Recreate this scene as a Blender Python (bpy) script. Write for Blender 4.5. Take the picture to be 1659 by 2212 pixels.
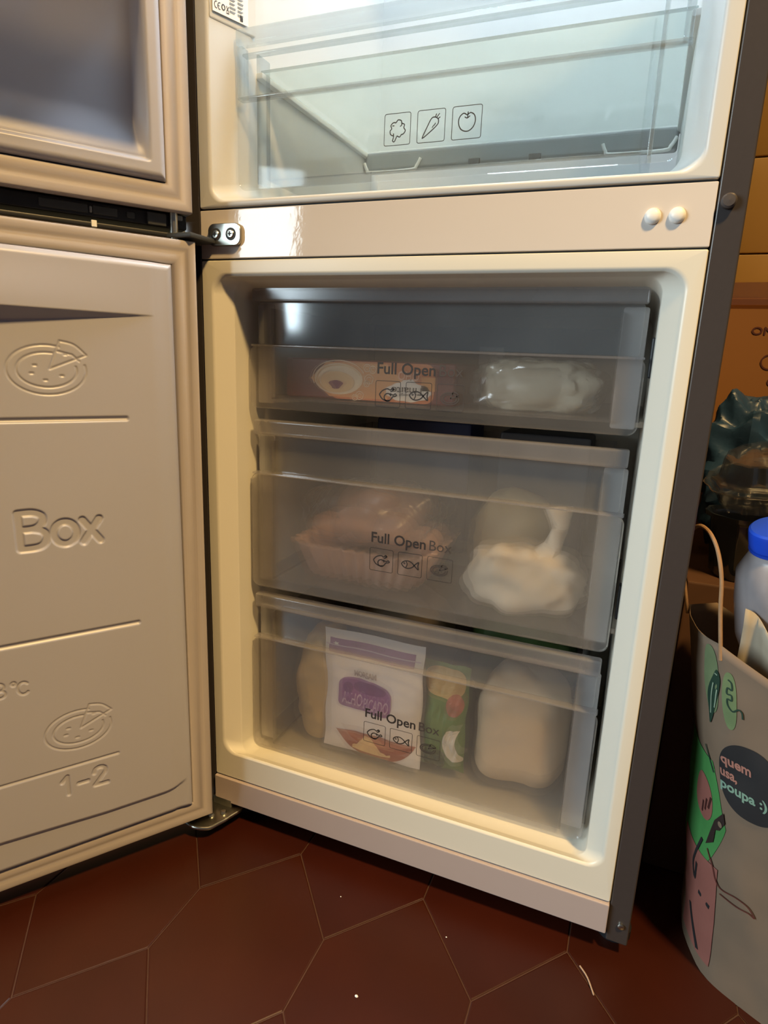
import bpy, bmesh, math, random
import numpy as np
from mathutils import Vector, noise

for o in list(bpy.data.objects):
    bpy.data.objects.remove(o)
SC = bpy.context.scene
COL = SC.collection

# ------------------------------------------------------------------ camera
FPX = 1353.2
cam = bpy.data.cameras.new('camera')
cam.sensor_fit = 'VERTICAL'
cam.sensor_height = 36.0
cam.lens = FPX / 2212 * 36.0
cam.clip_start = 0.01
cam_o = bpy.data.objects.new('camera', cam)
COL.objects.link(cam_o)
YAW, PITCH, ROLL = (math.radians(a) for a in (21.7055, -13.7919, -2.2804))
from mathutils import Matrix
Rw = Matrix.Rotation(YAW, 3, 'Z') @ Matrix.Rotation(PITCH, 3, 'X') @ Matrix.Rotation(ROLL, 3, 'Y')
Rb = Rw @ Matrix(((1, 0, 0), (0, 0, -1), (0, 1, 0)))
cam_o.matrix_world = Matrix.Translation((0.5539, -0.7136, 0.7307)) @ Rb.to_4x4()
SC.camera = cam_o

# ------------------------------------------------------------------ world, lights, exposure
w = bpy.data.worlds.new('world')
SC.world = w
w.use_nodes = True
bg = w.node_tree.nodes['Background']
bg.inputs[0].default_value = (0.92, 0.90, 1.0, 1)
bg.inputs[1].default_value = 0.065
SC.view_settings.view_transform = 'Standard'
SC.view_settings.look = 'None'
SC.view_settings.gamma = 1
SC.view_settings.use_curve_mapping = False
SC.view_settings.exposure = -0.14

def area(name, loc, target, sx, sy, power, col):
    l = bpy.data.lights.new(name, 'AREA')
    l.shape = 'RECTANGLE'; l.size = sx; l.size_y = sy
    l.energy = power; l.color = col
    o = bpy.data.objects.new(name, l); COL.objects.link(o)
    o.location = loc
    o.rotation_euler = (Vector(target) - Vector(loc)).to_track_quat('-Z', 'Y').to_euler()
    return o
kl = area('kitchen_lamp', (1.50, -1.05, 2.85), (0.22, -0.20, 0.1), 0.24, 0.24, 26.0, (1.0, 0.64, 0.25))
kl.data.spread = math.radians(84)
area('window_daylight', (-2.0, -2.35, 1.58), (0.3, -2.35, 1.45), 2.7, 1.34, 222.0, (0.78, 0.94, 1.0))

# ------------------------------------------------------------------ materials
def nt(name):
    m = bpy.data.materials.new(name); m.use_nodes = True
    t = m.node_tree; t.nodes.clear()
    out = t.nodes.new('ShaderNodeOutputMaterial')
    return m, t, out

def mat(name, col, rough=0.5, metal=0.0, var=0.04, scale=30.0, bump=0.0, bscale=None, spec=0.5, sub=0.0, trans=0.0):
    m, t, out = nt(name)
    b = t.nodes.new('ShaderNodeBsdfPrincipled')
    t.links.new(b.outputs[0], out.inputs[0])
    b.inputs['Roughness'].default_value = rough
    b.inputs['Metallic'].default_value = metal
    b.inputs['Specular IOR Level'].default_value = spec
    tc = t.nodes.new('ShaderNodeTexCoord')
    n = t.nodes.new('ShaderNodeTexNoise'); n.inputs['Scale'].default_value = scale; n.inputs['Detail'].default_value = 4
    t.links.new(tc.outputs['Object'], n.inputs['Vector'])
    mx = t.nodes.new('ShaderNodeMix'); mx.data_type = 'RGBA'
    mx.inputs['A'].default_value = tuple(max(0, c * (1 - var)) for c in col) + (1,)
    mx.inputs['B'].default_value = tuple(min(1, c * (1 + var)) for c in col) + (1,)
    t.links.new(n.outputs['Fac'], mx.inputs['Factor'])
    t.links.new(mx.outputs['Result'], b.inputs['Base Color'])
    if sub:
        b.inputs['Subsurface Weight'].default_value = sub
        b.inputs['Subsurface Radius'].default_value = (0.01, 0.008, 0.006)
    if bump:
        n2 = t.nodes.new('ShaderNodeTexNoise'); n2.inputs['Scale'].default_value = bscale or scale * 8
        n2.inputs['Detail'].default_value = 3
        t.links.new(tc.outputs['Object'], n2.inputs['Vector'])
        bp = t.nodes.new('ShaderNodeBump'); bp.inputs['Strength'].default_value = bump; bp.inputs['Distance'].default_value = 0.002
        t.links.new(n2.outputs['Fac'], bp.inputs['Height'])
        t.links.new(bp.outputs[0], b.inputs['Normal'])
    return m

def clear(name, tint=(0.95, 0.95, 0.95), haze=0.1, hcol=(0.8, 0.8, 0.8), gloss=0.04, edge=0.6, rough=0.06, nscale=6.0, nvar=0.3, trl=0.5, blur=0.0, brough=0.15):
    """thin see-through plastic: transparent + frosty scatter + grazing gloss"""
    m, t, out = nt(name)
    L = t.links.new
    tr = t.nodes.new('ShaderNodeBsdfTransparent'); tr.inputs[0].default_value = (*tint, 1)
    if blur:
        rf = t.nodes.new('ShaderNodeBsdfRefraction'); rf.inputs['Color'].default_value = (*tint, 1); rf.inputs['Roughness'].default_value = brough; rf.inputs['IOR'].default_value = 1.25
        bm_ = t.nodes.new('ShaderNodeMixShader'); bm_.inputs[0].default_value = blur
        L(tr.outputs[0], bm_.inputs[1]); L(rf.outputs[0], bm_.inputs[2]); tr = bm_
    df = t.nodes.new('ShaderNodeBsdfDiffuse'); df.inputs[0].default_value = (*hcol, 1)
    tl = t.nodes.new('ShaderNodeBsdfTranslucent'); tl.inputs[0].default_value = (*hcol, 1)
    hz = t.nodes.new('ShaderNodeMixShader'); hz.inputs[0].default_value = trl
    L(df.outputs[0], hz.inputs[1]); L(tl.outputs[0], hz.inputs[2])
    tc = t.nodes.new('ShaderNodeTexCoord'); n = t.nodes.new('ShaderNodeTexNoise')
    n.inputs['Scale'].default_value = nscale; n.inputs['Detail'].default_value = 5
    L(tc.outputs['Object'], n.inputs['Vector'])
    mr = t.nodes.new('ShaderNodeMapRange')
    mr.inputs['From Min'].default_value = 0.3; mr.inputs['From Max'].default_value = 0.7
    mr.inputs['To Min'].default_value = haze * (1 - nvar); mr.inputs['To Max'].default_value = haze * (1 + nvar)
    L(n.outputs['Fac'], mr.inputs['Value'])
    m1 = t.nodes.new('ShaderNodeMixShader'); L(mr.outputs[0], m1.inputs[0]); L(tr.outputs[0], m1.inputs[1]); L(hz.outputs[0], m1.inputs[2])
    lw = t.nodes.new('ShaderNodeLayerWeight'); lw.inputs[0].default_value = 0.5
    pw = t.nodes.new('ShaderNodeMath'); pw.operation = 'POWER'; pw.inputs[1].default_value = 4.0; L(lw.outputs['Facing'], pw.inputs[0])
    ml = t.nodes.new('ShaderNodeMath'); ml.operation = 'MULTIPLY_ADD'; ml.inputs[1].default_value = edge; ml.inputs[2].default_value = gloss
    L(pw.outputs[0], ml.inputs[0])
    gl = t.nodes.new('ShaderNodeBsdfGlossy'); gl.inputs['Roughness'].default_value = rough; gl.inputs['Color'].default_value = (0.95, 0.97, 1, 1)
    m2 = t.nodes.new('ShaderNodeMixShader'); L(ml.outputs[0], m2.inputs[0]); L(m1.outputs[0], m2.inputs[1]); L(gl.outputs[0], m2.inputs[2])
    L(m2.outputs[0], out.inputs[0])
    return m

def emit(name, col, s):
    m, t, out = nt(name)
    e = t.nodes.new('ShaderNodeEmission'); e.inputs[0].default_value = (*col, 1); e.inputs[1].default_value = s
    t.links.new(e.outputs[0], out.inputs[0]); return m

M = {
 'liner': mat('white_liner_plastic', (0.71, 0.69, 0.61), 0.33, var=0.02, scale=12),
 'fridgeliner': mat('cool_white_liner_plastic', (0.60, 0.61, 0.605), 0.33, var=0.02, scale=12),
 'panel': mat('cream_enamel_panel', (0.66, 0.61, 0.57), 0.05, var=0.02, scale=9, bump=0.03, bscale=120),
 'trim': mat('pale_grey_trim', (0.44, 0.37, 0.36), 0.38, var=0.02),
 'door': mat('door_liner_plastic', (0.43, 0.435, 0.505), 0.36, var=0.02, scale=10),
 'gasket': mat('door_gasket_rubber', (0.42, 0.38, 0.37), 0.5, var=0.05, scale=20),
 'shell': mat('dark_steel_shell', (0.060, 0.052, 0.052), 0.30, 0.2, var=0.06, scale=200),
 'shellb': mat('dark_steel_shell_knob', (0.08, 0.07, 0.07), 0.4, 0.2),
 'black': mat('black_plastic', (0.012, 0.013, 0.017), 0.45, var=0.2),
 'darkgrey': mat('dark_grey_plastic', (0.045, 0.05, 0.055), 0.5, var=0.1),
 'midgrey': mat('grey_shelf_plastic', (0.23, 0.25, 0.27), 0.4, var=0.08),
 'steel': mat('galvanised_steel', (0.55, 0.55, 0.50), 0.28, 1.0, var=0.1, scale=60),
 'ink': mat('dark_grey_print', (0.025, 0.02, 0.02), 0.6),
 'inklight': mat('light_print_grey', (0.055, 0.045, 0.042), 0.6),
 'white': mat('white_plastic', (0.85, 0.86, 0.85), 0.4, var=0.02),
 'label': mat('white_paper_label', (0.8, 0.81, 0.82), 0.5, var=0.02),
 'crisper': clear('clear_crisper_plastic', (0.97, 0.98, 0.98), 0.04, (0.85, 0.9, 0.9), 0.012, 0.5, 0.05),
 'crisperedge': clear('clear_crisper_rim', (0.88, 0.91, 0.92), 0.13, (0.8, 0.86, 0.88), 0.06, 0.7, 0.1),
 'frost': clear('frosted_drawer_plastic', (0.93, 0.92, 0.92), 0.085, (0.80, 0.78, 0.76), 0.03, 0.5, 0.12, blur=0.14, brough=0.025),
 'frostrim': clear('frosted_drawer_rim', (0.85, 0.84, 0.85), 0.26, (0.72, 0.70, 0.70), 0.05, 0.5, 0.16),
 'frostmid': clear('foggy_drawer_plastic', (0.96, 0.95, 0.94), 0.15, (0.80, 0.77, 0.73), 0.03, 0.5, 0.14, blur=0.5, brough=0.085),
 'frostside': clear('milky_panel_plastic', (0.85, 0.85, 0.86), 0.62, (0.78, 0.77, 0.77), 0.03, 0.4, 0.2),
 'frostgrip': clear('frosted_drawer_grip', (0.92, 0.92, 0.92), 0.17, (0.72, 0.72, 0.72), 0.06, 0.5, 0.08),
 'frostbox': clear('frosted_drawer_box', (0.90, 0.89, 0.88), 0.12, (0.6, 0.58, 0.56), 0.03, 0.4, 0.2),
 'shelf': clear('frosted_glass_shelf', (0.90, 0.94, 0.92), 0.16, (0.82, 0.90, 0.88), 0.02, 0.4, 0.15, trl=0.7, blur=0.5, brough=0.1),
}

# ------------------------------------------------------------------ mesh helpers
def wloc(o):
    v = Vector((0, 0, 0))
    while o is not None:
        v = v + o.location; o = o.parent
    return v

def link(o, parent=None):
    COL.objects.link(o)
    if parent is not None: o.parent = parent
    return o

def mk(name, V, F, material, parent=None, smooth=True, angle=35, origin=None):
    off = wloc(parent) if parent is not None else Vector(origin or (0, 0, 0))
    V = np.asarray(V, float).reshape(-1, 3) - np.array(off)
    me = bpy.data.meshes.new(name)
    me.from_pydata([tuple(v) for v in V], [], [tuple(int(i) for i in f) for f in F])
    me.materials.append(material)
    if smooth:
        me.shade_smooth()
        if angle: me.set_sharp_from_angle(angle=math.radians(angle))
    me.update()
    o = bpy.data.objects.new(name, me)
    if parent is None: o.location = off
    if smooth and len(F) < 1200:
        wn = o.modifiers.new('weighted_normals', 'WEIGHTED_NORMAL'); wn.keep_sharp = True; wn.weight = 90
    return link(o, parent)

def tag(o, label=None, cat=None, group=None, kind=None):
    if label: o['label'] = label
    if cat: o['category'] = cat
    if group: o['group'] = group
    if kind: o['kind'] = kind
    return o

def empty(name, loc, label, cat, group=None):
    o = bpy.data.objects.new(name, None); o.location = loc; o.empty_display_size = 0.05
    COL.objects.link(o)
    return tag(o, label, cat, group)

def boxg(x0, x1, y0, y1, z0, z1, bev=0.0, seg=2):
    bm = bmesh.new()
    bmesh.ops.create_cube(bm, size=1)
    for v in bm.verts:
        v.co = Vector(((x0 + x1) / 2 + v.co.x * (x1 - x0), (y0 + y1) / 2 + v.co.y * (y1 - y0), (z0 + z1) / 2 + v.co.z * (z1 - z0)))
    if bev:
        bmesh.ops.bevel(bm, geom=bm.edges[:], offset=bev, segments=seg, affect='EDGES', profile=0.5)
    bm.verts.index_update()
    V = [v.co[:] for v in bm.verts]; F = [[v.index for v in f.verts] for f in bm.faces]
    bm.free(); return V, F

def join(*parts):
    V, F = [], []
    for v, f in parts:
        b = len(V); V += [tuple(p) for p in v]; F += [[i + b for i in q] for q in f]
    return V, F

def box(name, x0, x1, y0, y1, z0, z1, m, parent=None, bev=0.0, seg=2, origin=None):
    V, F = boxg(x0, x1, y0, y1, z0, z1, bev, seg)
    return mk(name, V, F, m, parent, origin=origin)

def rring(x0, x1, z0, z1, r, n=8):
    """rounded rectangle as n-point corners, ccw, list of (x,z)"""
    P = []
    for cx, cz, a in ((x1 - r, z0 + r, -90), (x1 - r, z1 - r, 0), (x0 + r, z1 - r, 90), (x0 + r, z0 + r, 180)):
        for i in range(n):
            t = math.radians(a + 90 * i / (n - 1)); P.append((cx + r * math.cos(t), cz + r * math.sin(t)))
    return P

def loft(rings, close_end=False, close_start=False):
    """rings: list of equal-length lists of 3d points"""
    n = len(rings[0]); V = [p for r in rings for p in r]; F = []
    for k in range(len(rings) - 1):
        for i in range(n):
            j = (i + 1) % n
            F.append([k * n + i, k * n + j, (k + 1) * n + j, (k + 1) * n + i])
    if close_end: F.append([(len(rings) - 1) * n + i for i in range(n)])
    if close_start: F.append([i for i in range(n)][::-1])
    return V, F

def slab(x0, x1, z0, z1, r, y0, y1, ch=0.0012, n=6):
    """rounded plate in the xz plane, thickness y0..y1 with softened edges"""
    def rg(inset, y): return [(x, y, z) for x, z in rring(x0 + inset, x1 - inset, z0 + inset, z1 - inset, max(r - inset, 0.0005), n)]
    return loft([rg(ch, y0), rg(0, y0 + ch), rg(0, y1 - ch), rg(ch, y1)], True, True)

def tube(P, r, n=8, closed=False):
    P = [Vector(p) for p in P]; rings = []
    up = Vector((0.13, 0.21, 0.97))
    for i, p in enumerate(P):
        d = (P[min(i + 1, len(P) - 1)] - P[max(i - 1, 0)])
        d.normalize()
        a = d.cross(up); a = a if a.length > 1e-3 else d.cross(Vector((1, 0, 0))); a.normalize(); b = d.cross(a)
        rr = r[i] if isinstance(r, (list, tuple)) else r
        rings.append([tuple(p + a * rr * math.cos(t) + b * rr * math.sin(t)) for t in (2 * math.pi * k / n for k in range(n))])
    return loft(rings, True, True)

def lathe(prof, n=24, c=(0, 0, 0), axis='z'):
    """prof: list of (r, h)"""
    rings = []
    for r, h in prof:
        ring = []
        for k in range(n):
            t = 2 * math.pi * k / n; a, b = r * math.cos(t), r * math.sin(t)
            q = (a, b, h) if axis == 'z' else ((a, h, -b) if axis == 'y' else (h, a, b))
            ring.append((q[0] + c[0], q[1] + c[1], q[2] + c[2]))
        rings.append(ring)
    return loft(rings, True, True)

def catmull(P, k=6, closed=False):
    P = [np.array(p, float) for p in P]; out = []; n = len(P)
    rng = range(n if closed else n - 1)
    for i in rng:
        g = (lambda j: P[j % n]) if closed else (lambda j: P[min(max(j, 0), n - 1)])
        a, b, c, d = g(i - 1), g(i), g(i + 1), g(i + 2)
        for s in range(k):
            t = s / k
            out.append(0.5 * (2 * b + (c - a) * t + (2 * a - 5 * b + 4 * c - d) * t * t + (3 * b - a - 3 * c + d) * t ** 3))
    if not closed: out.append(P[-1])
    return out

def ribbon(P, wd, closed=False):
    """2-D polyline to a flat strip; returns 2-D verts, faces"""
    P = [np.array(p, float) for p in P]; n = len(P); V, F = [], []
    for i in range(n):
        a = P[(i - 1) % n] if closed or i > 0 else P[i]
        b = P[(i + 1) % n] if closed or i < n - 1 else P[i]
        d = b - a; L = np.hypot(*d) or 1; nn = np.array([-d[1], d[0]]) / L * wd / 2
        V += [P[i] + nn, P[i] - nn]
    for i in range(n if closed else n - 1):
        j = (i + 1) % n
        F.append([2 * i, 2 * i + 1, 2 * j + 1, 2 * j])
    return V, F

def poly2(P):
    return [np.array(p, float) for p in P], [list(range(len(P)))]

def fan(P):
    P = [np.array(p, float) for p in P]; c = sum(P) / len(P); n = len(P)
    return [c] + P, [[0, 1 + i, 1 + (i + 1) % n] for i in range(n)]

def ell(cx, cy, a, b, t0=0, t1=360, n=28):
    return [(cx + a * math.cos(math.radians(t0 + (t1 - t0) * i / n)), cy + b * math.sin(math.radians(t0 + (t1 - t0) * i / n))) for i in range(n + (t1 - t0 != 360))]

def text2(s, off=0.0):
    """filled 2-D lettering (built-in font) as verts, faces in font units"""
    cu = bpy.data.curves.new('t', 'FONT'); cu.body = s; cu.offset = off; cu.resolution_u = 3
    o = bpy.data.objects.new('t', cu); COL.objects.link(o)
    dg = bpy.context.evaluated_depsgraph_get()
    me = o.evaluated_get(dg).to_mesh()
    V = [np.array(v.co[:2]) for v in me.vertices]; F = [list(p.vertices) for p in me.polygons]
    o.evaluated_get(dg).to_mesh_clear()
    bpy.data.objects.remove(o); bpy.data.curves.remove(cu)
    return V, F

def fit(vf, x0, x1, y0, y1=None, ref=None):
    """scale lettering so that it spans x0..x1, base line y0; y1 = cap height line (ref: font cap height)"""
    V, F = vf; A = np.array(V); mn, mx = A[:, 0].min(), A[:, 0].max()
    sx = (x1 - x0) / (mx - mn); cap = ref or 0.70
    sy = (y1 - y0) / cap if y1 is not None else sx
    return [np.array((x0 + (v[0] - mn) * sx, y0 + v[1] * sy)) for v in V], F

def join2(*parts):
    V, F = [], []
    for v, f in parts:
        b = len(V); V += list(v); F += [[i + b for i in q] for q in f]
    return V, F

def sheet(name, vf, fn, m, parent, **k):
    """2-D shape mapped into space by fn(a, b)"""
    V, F = vf
    return mk(name, [fn(v[0], v[1]) for v in V], F, m, parent, smooth=False, **k)

def blob(c, rad, e=2.0, nu=48, nv=28, amp=0.0, ns=8.0, seed=0, fold=0.0, flat=None):
    """super-ellipsoid with crumple noise"""
    V, F = [], []
    def sp(x, p): return math.copysign(abs(x) ** p, x)
    for j in range(nv + 1):
        ph = -math.pi / 2 + math.pi * j / nv
        for i in range(nu):
            th = 2 * math.pi * i / nu
            d = Vector((sp(math.cos(ph), 2 / e) * sp(math.cos(th), 2 / e), sp(math.cos(ph), 2 / e) * sp(math.sin(th), 2 / e), sp(math.sin(ph), 2 / e)))
            q = Vector((d.x * rad[0], d.y * rad[1], d.z * rad[2]))
            k = 1.0
            if amp:
                s = q * ns + Vector((seed * 3.1, seed * 1.7, seed))
                k += amp * (noise.noise(s) + 0.5 * noise.noise(s * 2.3))
                if fold: k += fold * (abs(noise.noise(s * 1.3 + Vector((5, 2, 9)))) - 0.25)
            q = q * k
            if flat is not None and q.z < -rad[2] * flat: q.z = -rad[2] * flat
            V.append((c[0] + q.x, c[1] + q.y, c[2] + q.z))
    for j in range(nv):
        for i in range(nu):
            a, b = j * nu + i, j * nu + (i + 1) % nu
            F.append([a, b, b + nu, a + nu])
    return V, F

W = 0.595

# ================================================================== ROOM
# floor: elongated hexagonal terracotta tiles with thin pale joints
joint = mat('pale_floor_grout', (0.066, 0.026, 0.014), 0.8, var=0.2, scale=40)
V, F = boxg(-2.6, 2.4, -3.2, 1.0, -0.03, -0.0012)
floor = mk('floor', V, F, joint)
tag(floor, kind='structure')
def tilemat(k):
    c = [(0.036, 0.0058, 0.0012), (0.039, 0.0066, 0.0012), (0.033, 0.0054, 0.0016), (0.036, 0.0052, 0.0016)][k]
    m = mat('terracotta_tile_%d' % k, c, 0.40, var=0.28, scale=9, bump=0.10, bscale=26, spec=0.35)
    return m
TM = [tilemat(k) for k in range(4)]
HW, HL, HH = 0.195, 0.100, 0.113
def hexpts(i): return [(0, HL / 2 + HH), (HW / 2 - 0, HL / 2), (HW / 2, -HL / 2), (0, -HL / 2 - HH), (-HW / 2, -HL / 2), (-HW / 2, HL / 2)]
def inset(P, d):
    out = []
    n = len(P)
    for i in range(n):
        a, b, c = (np.array(P[(i + k) % n], float) for k in (-1, 0, 1))
        e1 = (b - a) / np.hypot(*(b - a)); e2 = (c - b) / np.hypot(*(c - b))
        n1 = np.array([e1[1], -e1[0]]); n2 = np.array([e2[1], -e2[0]])
        bis = n1 + n2; bis = bis / (1 + n1 @ n2)
        out.append(tuple(b + bis * d))
    return out
H0 = hexpts(0)
hr = [[(x, y, -0.0105) for x, y in inset(H0, 0.0009)], [(x, y, -0.0006) for x, y in inset(H0, 0.0009)], [(x, y, 0.0) for x, y in inset(H0, 0.0022)]]
hV, hF = loft([r for r in hr], True, True)
tmesh = []
for k in range(4):
    me = bpy.data.meshes.new('tile'); me.from_pydata([v for v in hV], [], hF); me.materials.append(TM[k]); me.update(); tmesh.append(me)
random.seed(4)
# a vertex with the upright joint above it sits at (0.163, -0.015): centre of the tile right below it
for r in range(-10, 5):
    for c in range(-8, 8):
        cx = 0.163 + c * HW + (HW / 2 if r % 2 else 0); cy = -0.015 - HH - HL / 2 + r * (HL + HH)
        if not (-1.3 < cx < 1.5 and -1.9 < cy < 0.75): continue
        o = bpy.data.objects.new('tile', random.choice(tmesh)); link(o, floor)
        o.location = (cx, cy, random.uniform(-0.0003, 0.0003))

# tiled wall behind
wm = mat('wall_grout', (0.20, 0.12, 0.04), 0.8)
wall = tag(box('wall_back', -2.6, 2.4, 0.668, 0.72, 0, 2.6, wm), kind='structure')
tw = [mat('ochre_wall_tile_%d' % k, c, 0.3, var=0.10, scale=14, bump=0.05, bscale=40) for k, c in enumerate([(0.37, 0.215, 0.06), (0.36, 0.205, 0.055), (0.385, 0.225, 0.065)])]
wme = []
V, F = boxg(-0.0788, 0.0788, 0.0, 0.009, -0.0788, 0.0788, 0.0025, 2)
for k in range(3):
    me = bpy.data.meshes.new('tile'); me.from_pydata(V, [], F); me.materials.append(tw[k]); me.shade_smooth(); me.set_sharp_from_angle(angle=0.6); wme.append(me)
for i in range(10):
    for j in range(12):
        o = bpy.data.objects.new('tile', random.choice(wme)); link(o, wall)
        o.location = (0.60 + i * 0.16, 0.660, 0.0602 + j * 0.16)

# ================================================================== REFRIGERATOR
FR = empty('refrigerator', (0.2975, 0.3, 0.0), 'open two-door fridge freezer with white interior and dark steel sides', 'refrigerator')
TOPZ = 1.82
# dark outer shell
box('side_panel', W + 0.0008, 0.622, 0.0015, 0.60, 0.022, TOPZ, M['shell'], FR, 0.0022, 3)
box('side_panel', -0.027, -0.0008, 0.0015, 0.60, 0.022, TOPZ, M['shell'], FR, 0.0022, 3)
box('top_panel', -0.0006, W + 0.0006, 0.0015, 0.60, TOPZ - 0.03, TOPZ, M['shell'], FR, 0.002)
box('back_panel', -0.0006, W + 0.0006, 0.57, 0.60, 0.03, TOPZ - 0.031, M['shell'], FR)
box('base_plinth', -0.0006, W + 0.0006, 0.02, 0.56, 0.012, 0.0335, M['black'], FR, 0.003)
for fx in (0.03, 0.590):
    V, F = lathe([(0.001, 0.0), (0.022, 0.0), (0.022, 0.012), (0.012, 0.014), (0.012, 0.0215)], 20, (fx if fx < 0.3 else 0.606, 0.045, 0.0))
    mk('levelling_foot', V, F, M['black'], FR)

def liner(name, z0f, z1f, lip, thr, ydepth, parent, m, fold=True):
    """front frame + mouth + cavity as one moulded liner"""
    lx0, lx1, lz0, lz1, lr = lip; tx0, tx1, tz0, tz1, trr = thr
    def rg(x0, x1, z0, z1, r, y): return [(x, y, z) for x, z in rring(x0, x1, z0, z1, r, 12)]
    rings = [rg(0.0, W, z0f, z1f, 0.002, 0.012), rg(0.0, W, z0f, z1f, 0.002, 0.0014), rg(0.0012, W - 0.0012, z0f + 0.0012, z1f - 0.0012, 0.002, 0.0)]
    rings.append(rg(lx0, lx1, lz0, lz1, lr, 0.0))
    for k in range(1, 6):       # rolled lip
        a = math.radians(60 * k / 5); d = 0.006 * math.sin(a); yy = 0.006 * (1 - math.cos(a))
        rings.append(rg(lx0 + d, lx1 - d, lz0 + d * 0.7, lz1 - d, lr, yy))
    if fold: rings.append(rg(tx0 - 0.0012, tx1 + 0.0012, tz0 + 0.0040, tz1 + 0.008, trr, 0.0185))
    if fold: rings.append(rg(tx0, tx1, tz0 + 0.0035, tz1 + 0.0072, trr, 0.0210))
    rings.append(rg(tx0, tx1, tz0, tz1, trr, 0.045 if fold else 0.058))
    rings.append(rg(tx0 + 0.001, tx1 - 0.001, tz0 + 0.001, tz1 - 0.001, trr, 0.10))
    rings.append(rg(tx0 + 0.004, tx1 - 0.004, tz0 + 0.003, tz1 - 0.003, trr, ydepth))
    V, F = loft(rings, True)
    return mk(name, V, [f[::-1] for f in F], m, parent, angle=50)
liner('freezer_liner', 0.0800, 0.8445, (0.0138, 0.5830, 0.1210, 0.8300, 0.022), (0.0365, 0.5590, 0.1120, 0.8150, 0.018), 0.46, FR, M['liner'])
liner('fridge_liner', 0.9070, 1.785, (0.0140, 0.5830, 0.9120, 1.765, 0.020), (0.0400, 0.5600, 0.9260, 1.75, 0.022), 0.47, FR, M['fridgeliner'], False)
box('divider_panel', 0.0, W, 0.0005, 0.03, 0.8465, 0.9045, M['panel'], FR, 0.0012)
box('seam_backing', 0.002, W - 0.002, 0.006, 0.02, 0.836, 0.915, M['darkgrey'], FR)
box('kick_trim', 0.0, W + 0.0, -0.004, 0.022, 0.035, 0.0785, M['trim'], FR, 0.0018)
for x in (0.5407, 0.5627):
    V, F = lathe([(0.0076, 0.0005), (0.0076, -0.001), (0.0066, -0.0030), (0.0045, -0.0042), (0.002, -0.0047), (0.0002, -0.0048)], 24, (x, 0, 0.8757), 'y')
    mk('screw_cover_cap', V, F, M['white'], FR)
V, F = lathe([(0.0068, 0.002), (0.0068, -0.0045), (0.0052, -0.0062), (0.0002, -0.0066)], 20, (0.6055, 0, 0.8860), 'y')
mk('side_plug', V, F, M['shellb'], FR)
V, F = lathe([(0.0040, 0.002), (0.0040, -0.0008), (0.0028, -0.0016), (0.0002, -0.0018)], 16, (0.6115, 0, 0.0500), 'y')
mk('corner_screw', V, F, M['steel'], FR)

# middle hinge
V, F = slab(0.0150, 0.0640, 0.8610, 0.8875, 0.009, -0.0050, 0.0004, 0.0008, 6)
hb = mk('middle_hinge', V, F, M['steel'], FR)
def screw(x, y, z, r, parent):
    V, F = lathe([(r, 0.0), (r, -0.0010), (r * 0.8, -0.0021), (0.0002, -0.0024)], 18, (x, y, z), 'y')
    mk('screw', V, F, M['steel'], parent)
    a = boxg(x - r * 0.5, x + r * 0.5, y - 0.0029, y - 0.0020, z - r * 0.11, z + r * 0.11)
    b = boxg(x - r * 0.11, x + r * 0.11, y - 0.0029, y - 0.0020, z - r * 0.5, z + r * 0.5)
    mk('screw_slot', *join(a, b), M['black'], parent)
    V, F = lathe([(r * 1.45, 0.0002), (r * 1.45, -0.0004), (r * 1.2, -0.0006), (r * 1.0, -0.0004)], 20, (x, y, z), 'y')
    mk('washer', V, F, M['darkgrey'], parent)
screw(0.0275, -0.0050, 0.8745, 0.0052, hb); screw(0.0500, -0.0050, 0.8745, 0.0052, hb)
V, F = boxg(-0.024, 0.026, -0.052, -0.0005, 0.8635, 0.8695, 0.002)
mk('hinge_arm', V, F, M['darkgrey'], hb)
V, F = lathe([(0.005, 0.855), (0.005, 0.897)], 14, (-0.004, -0.046, 0)); mk('hinge_pin', V, F, M['steel'], hb)
# bottom hinge: bent plate with rolled edge and a bolt
ringp = catmull([(-0.020, -0.020), (-0.022, -0.052), (0.000, -0.062), (0.024, -0.056), (0.033, -0.040), (0.040, -0.022), (0.044, 0.010), (-0.010, 0.010)], 5, True)
V, F = loft([[(p[0], p[1], 0.0235) for p in ringp], [(p[0], p[1], 0.0270) for p in ringp]], True, True)
bh = mk('bottom_hinge', V, F, M['steel'], FR)
rim = [(p[0], p[1], 0.0275) for p in ringp[4:28]]
V, F = tube(rim, 0.0022, 8); mk('hinge_rim', V, F, M['steel'], bh)
for bx, by in ((0.012, -0.030), (0.026, -0.018)):
    V, F = lathe([(0.0048, 0.0268), (0.0048, 0.0290), (0.0035, 0.0310), (0.0002, 0.0312)], 14, (bx, by, 0)); mk('bolt', V, F, M['steel'], bh)
box('hinge_web', -0.004, 0.030, -0.0045, -0.0005, 0.0270, 0.0400, M['steel'], bh, 0.001)

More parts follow.
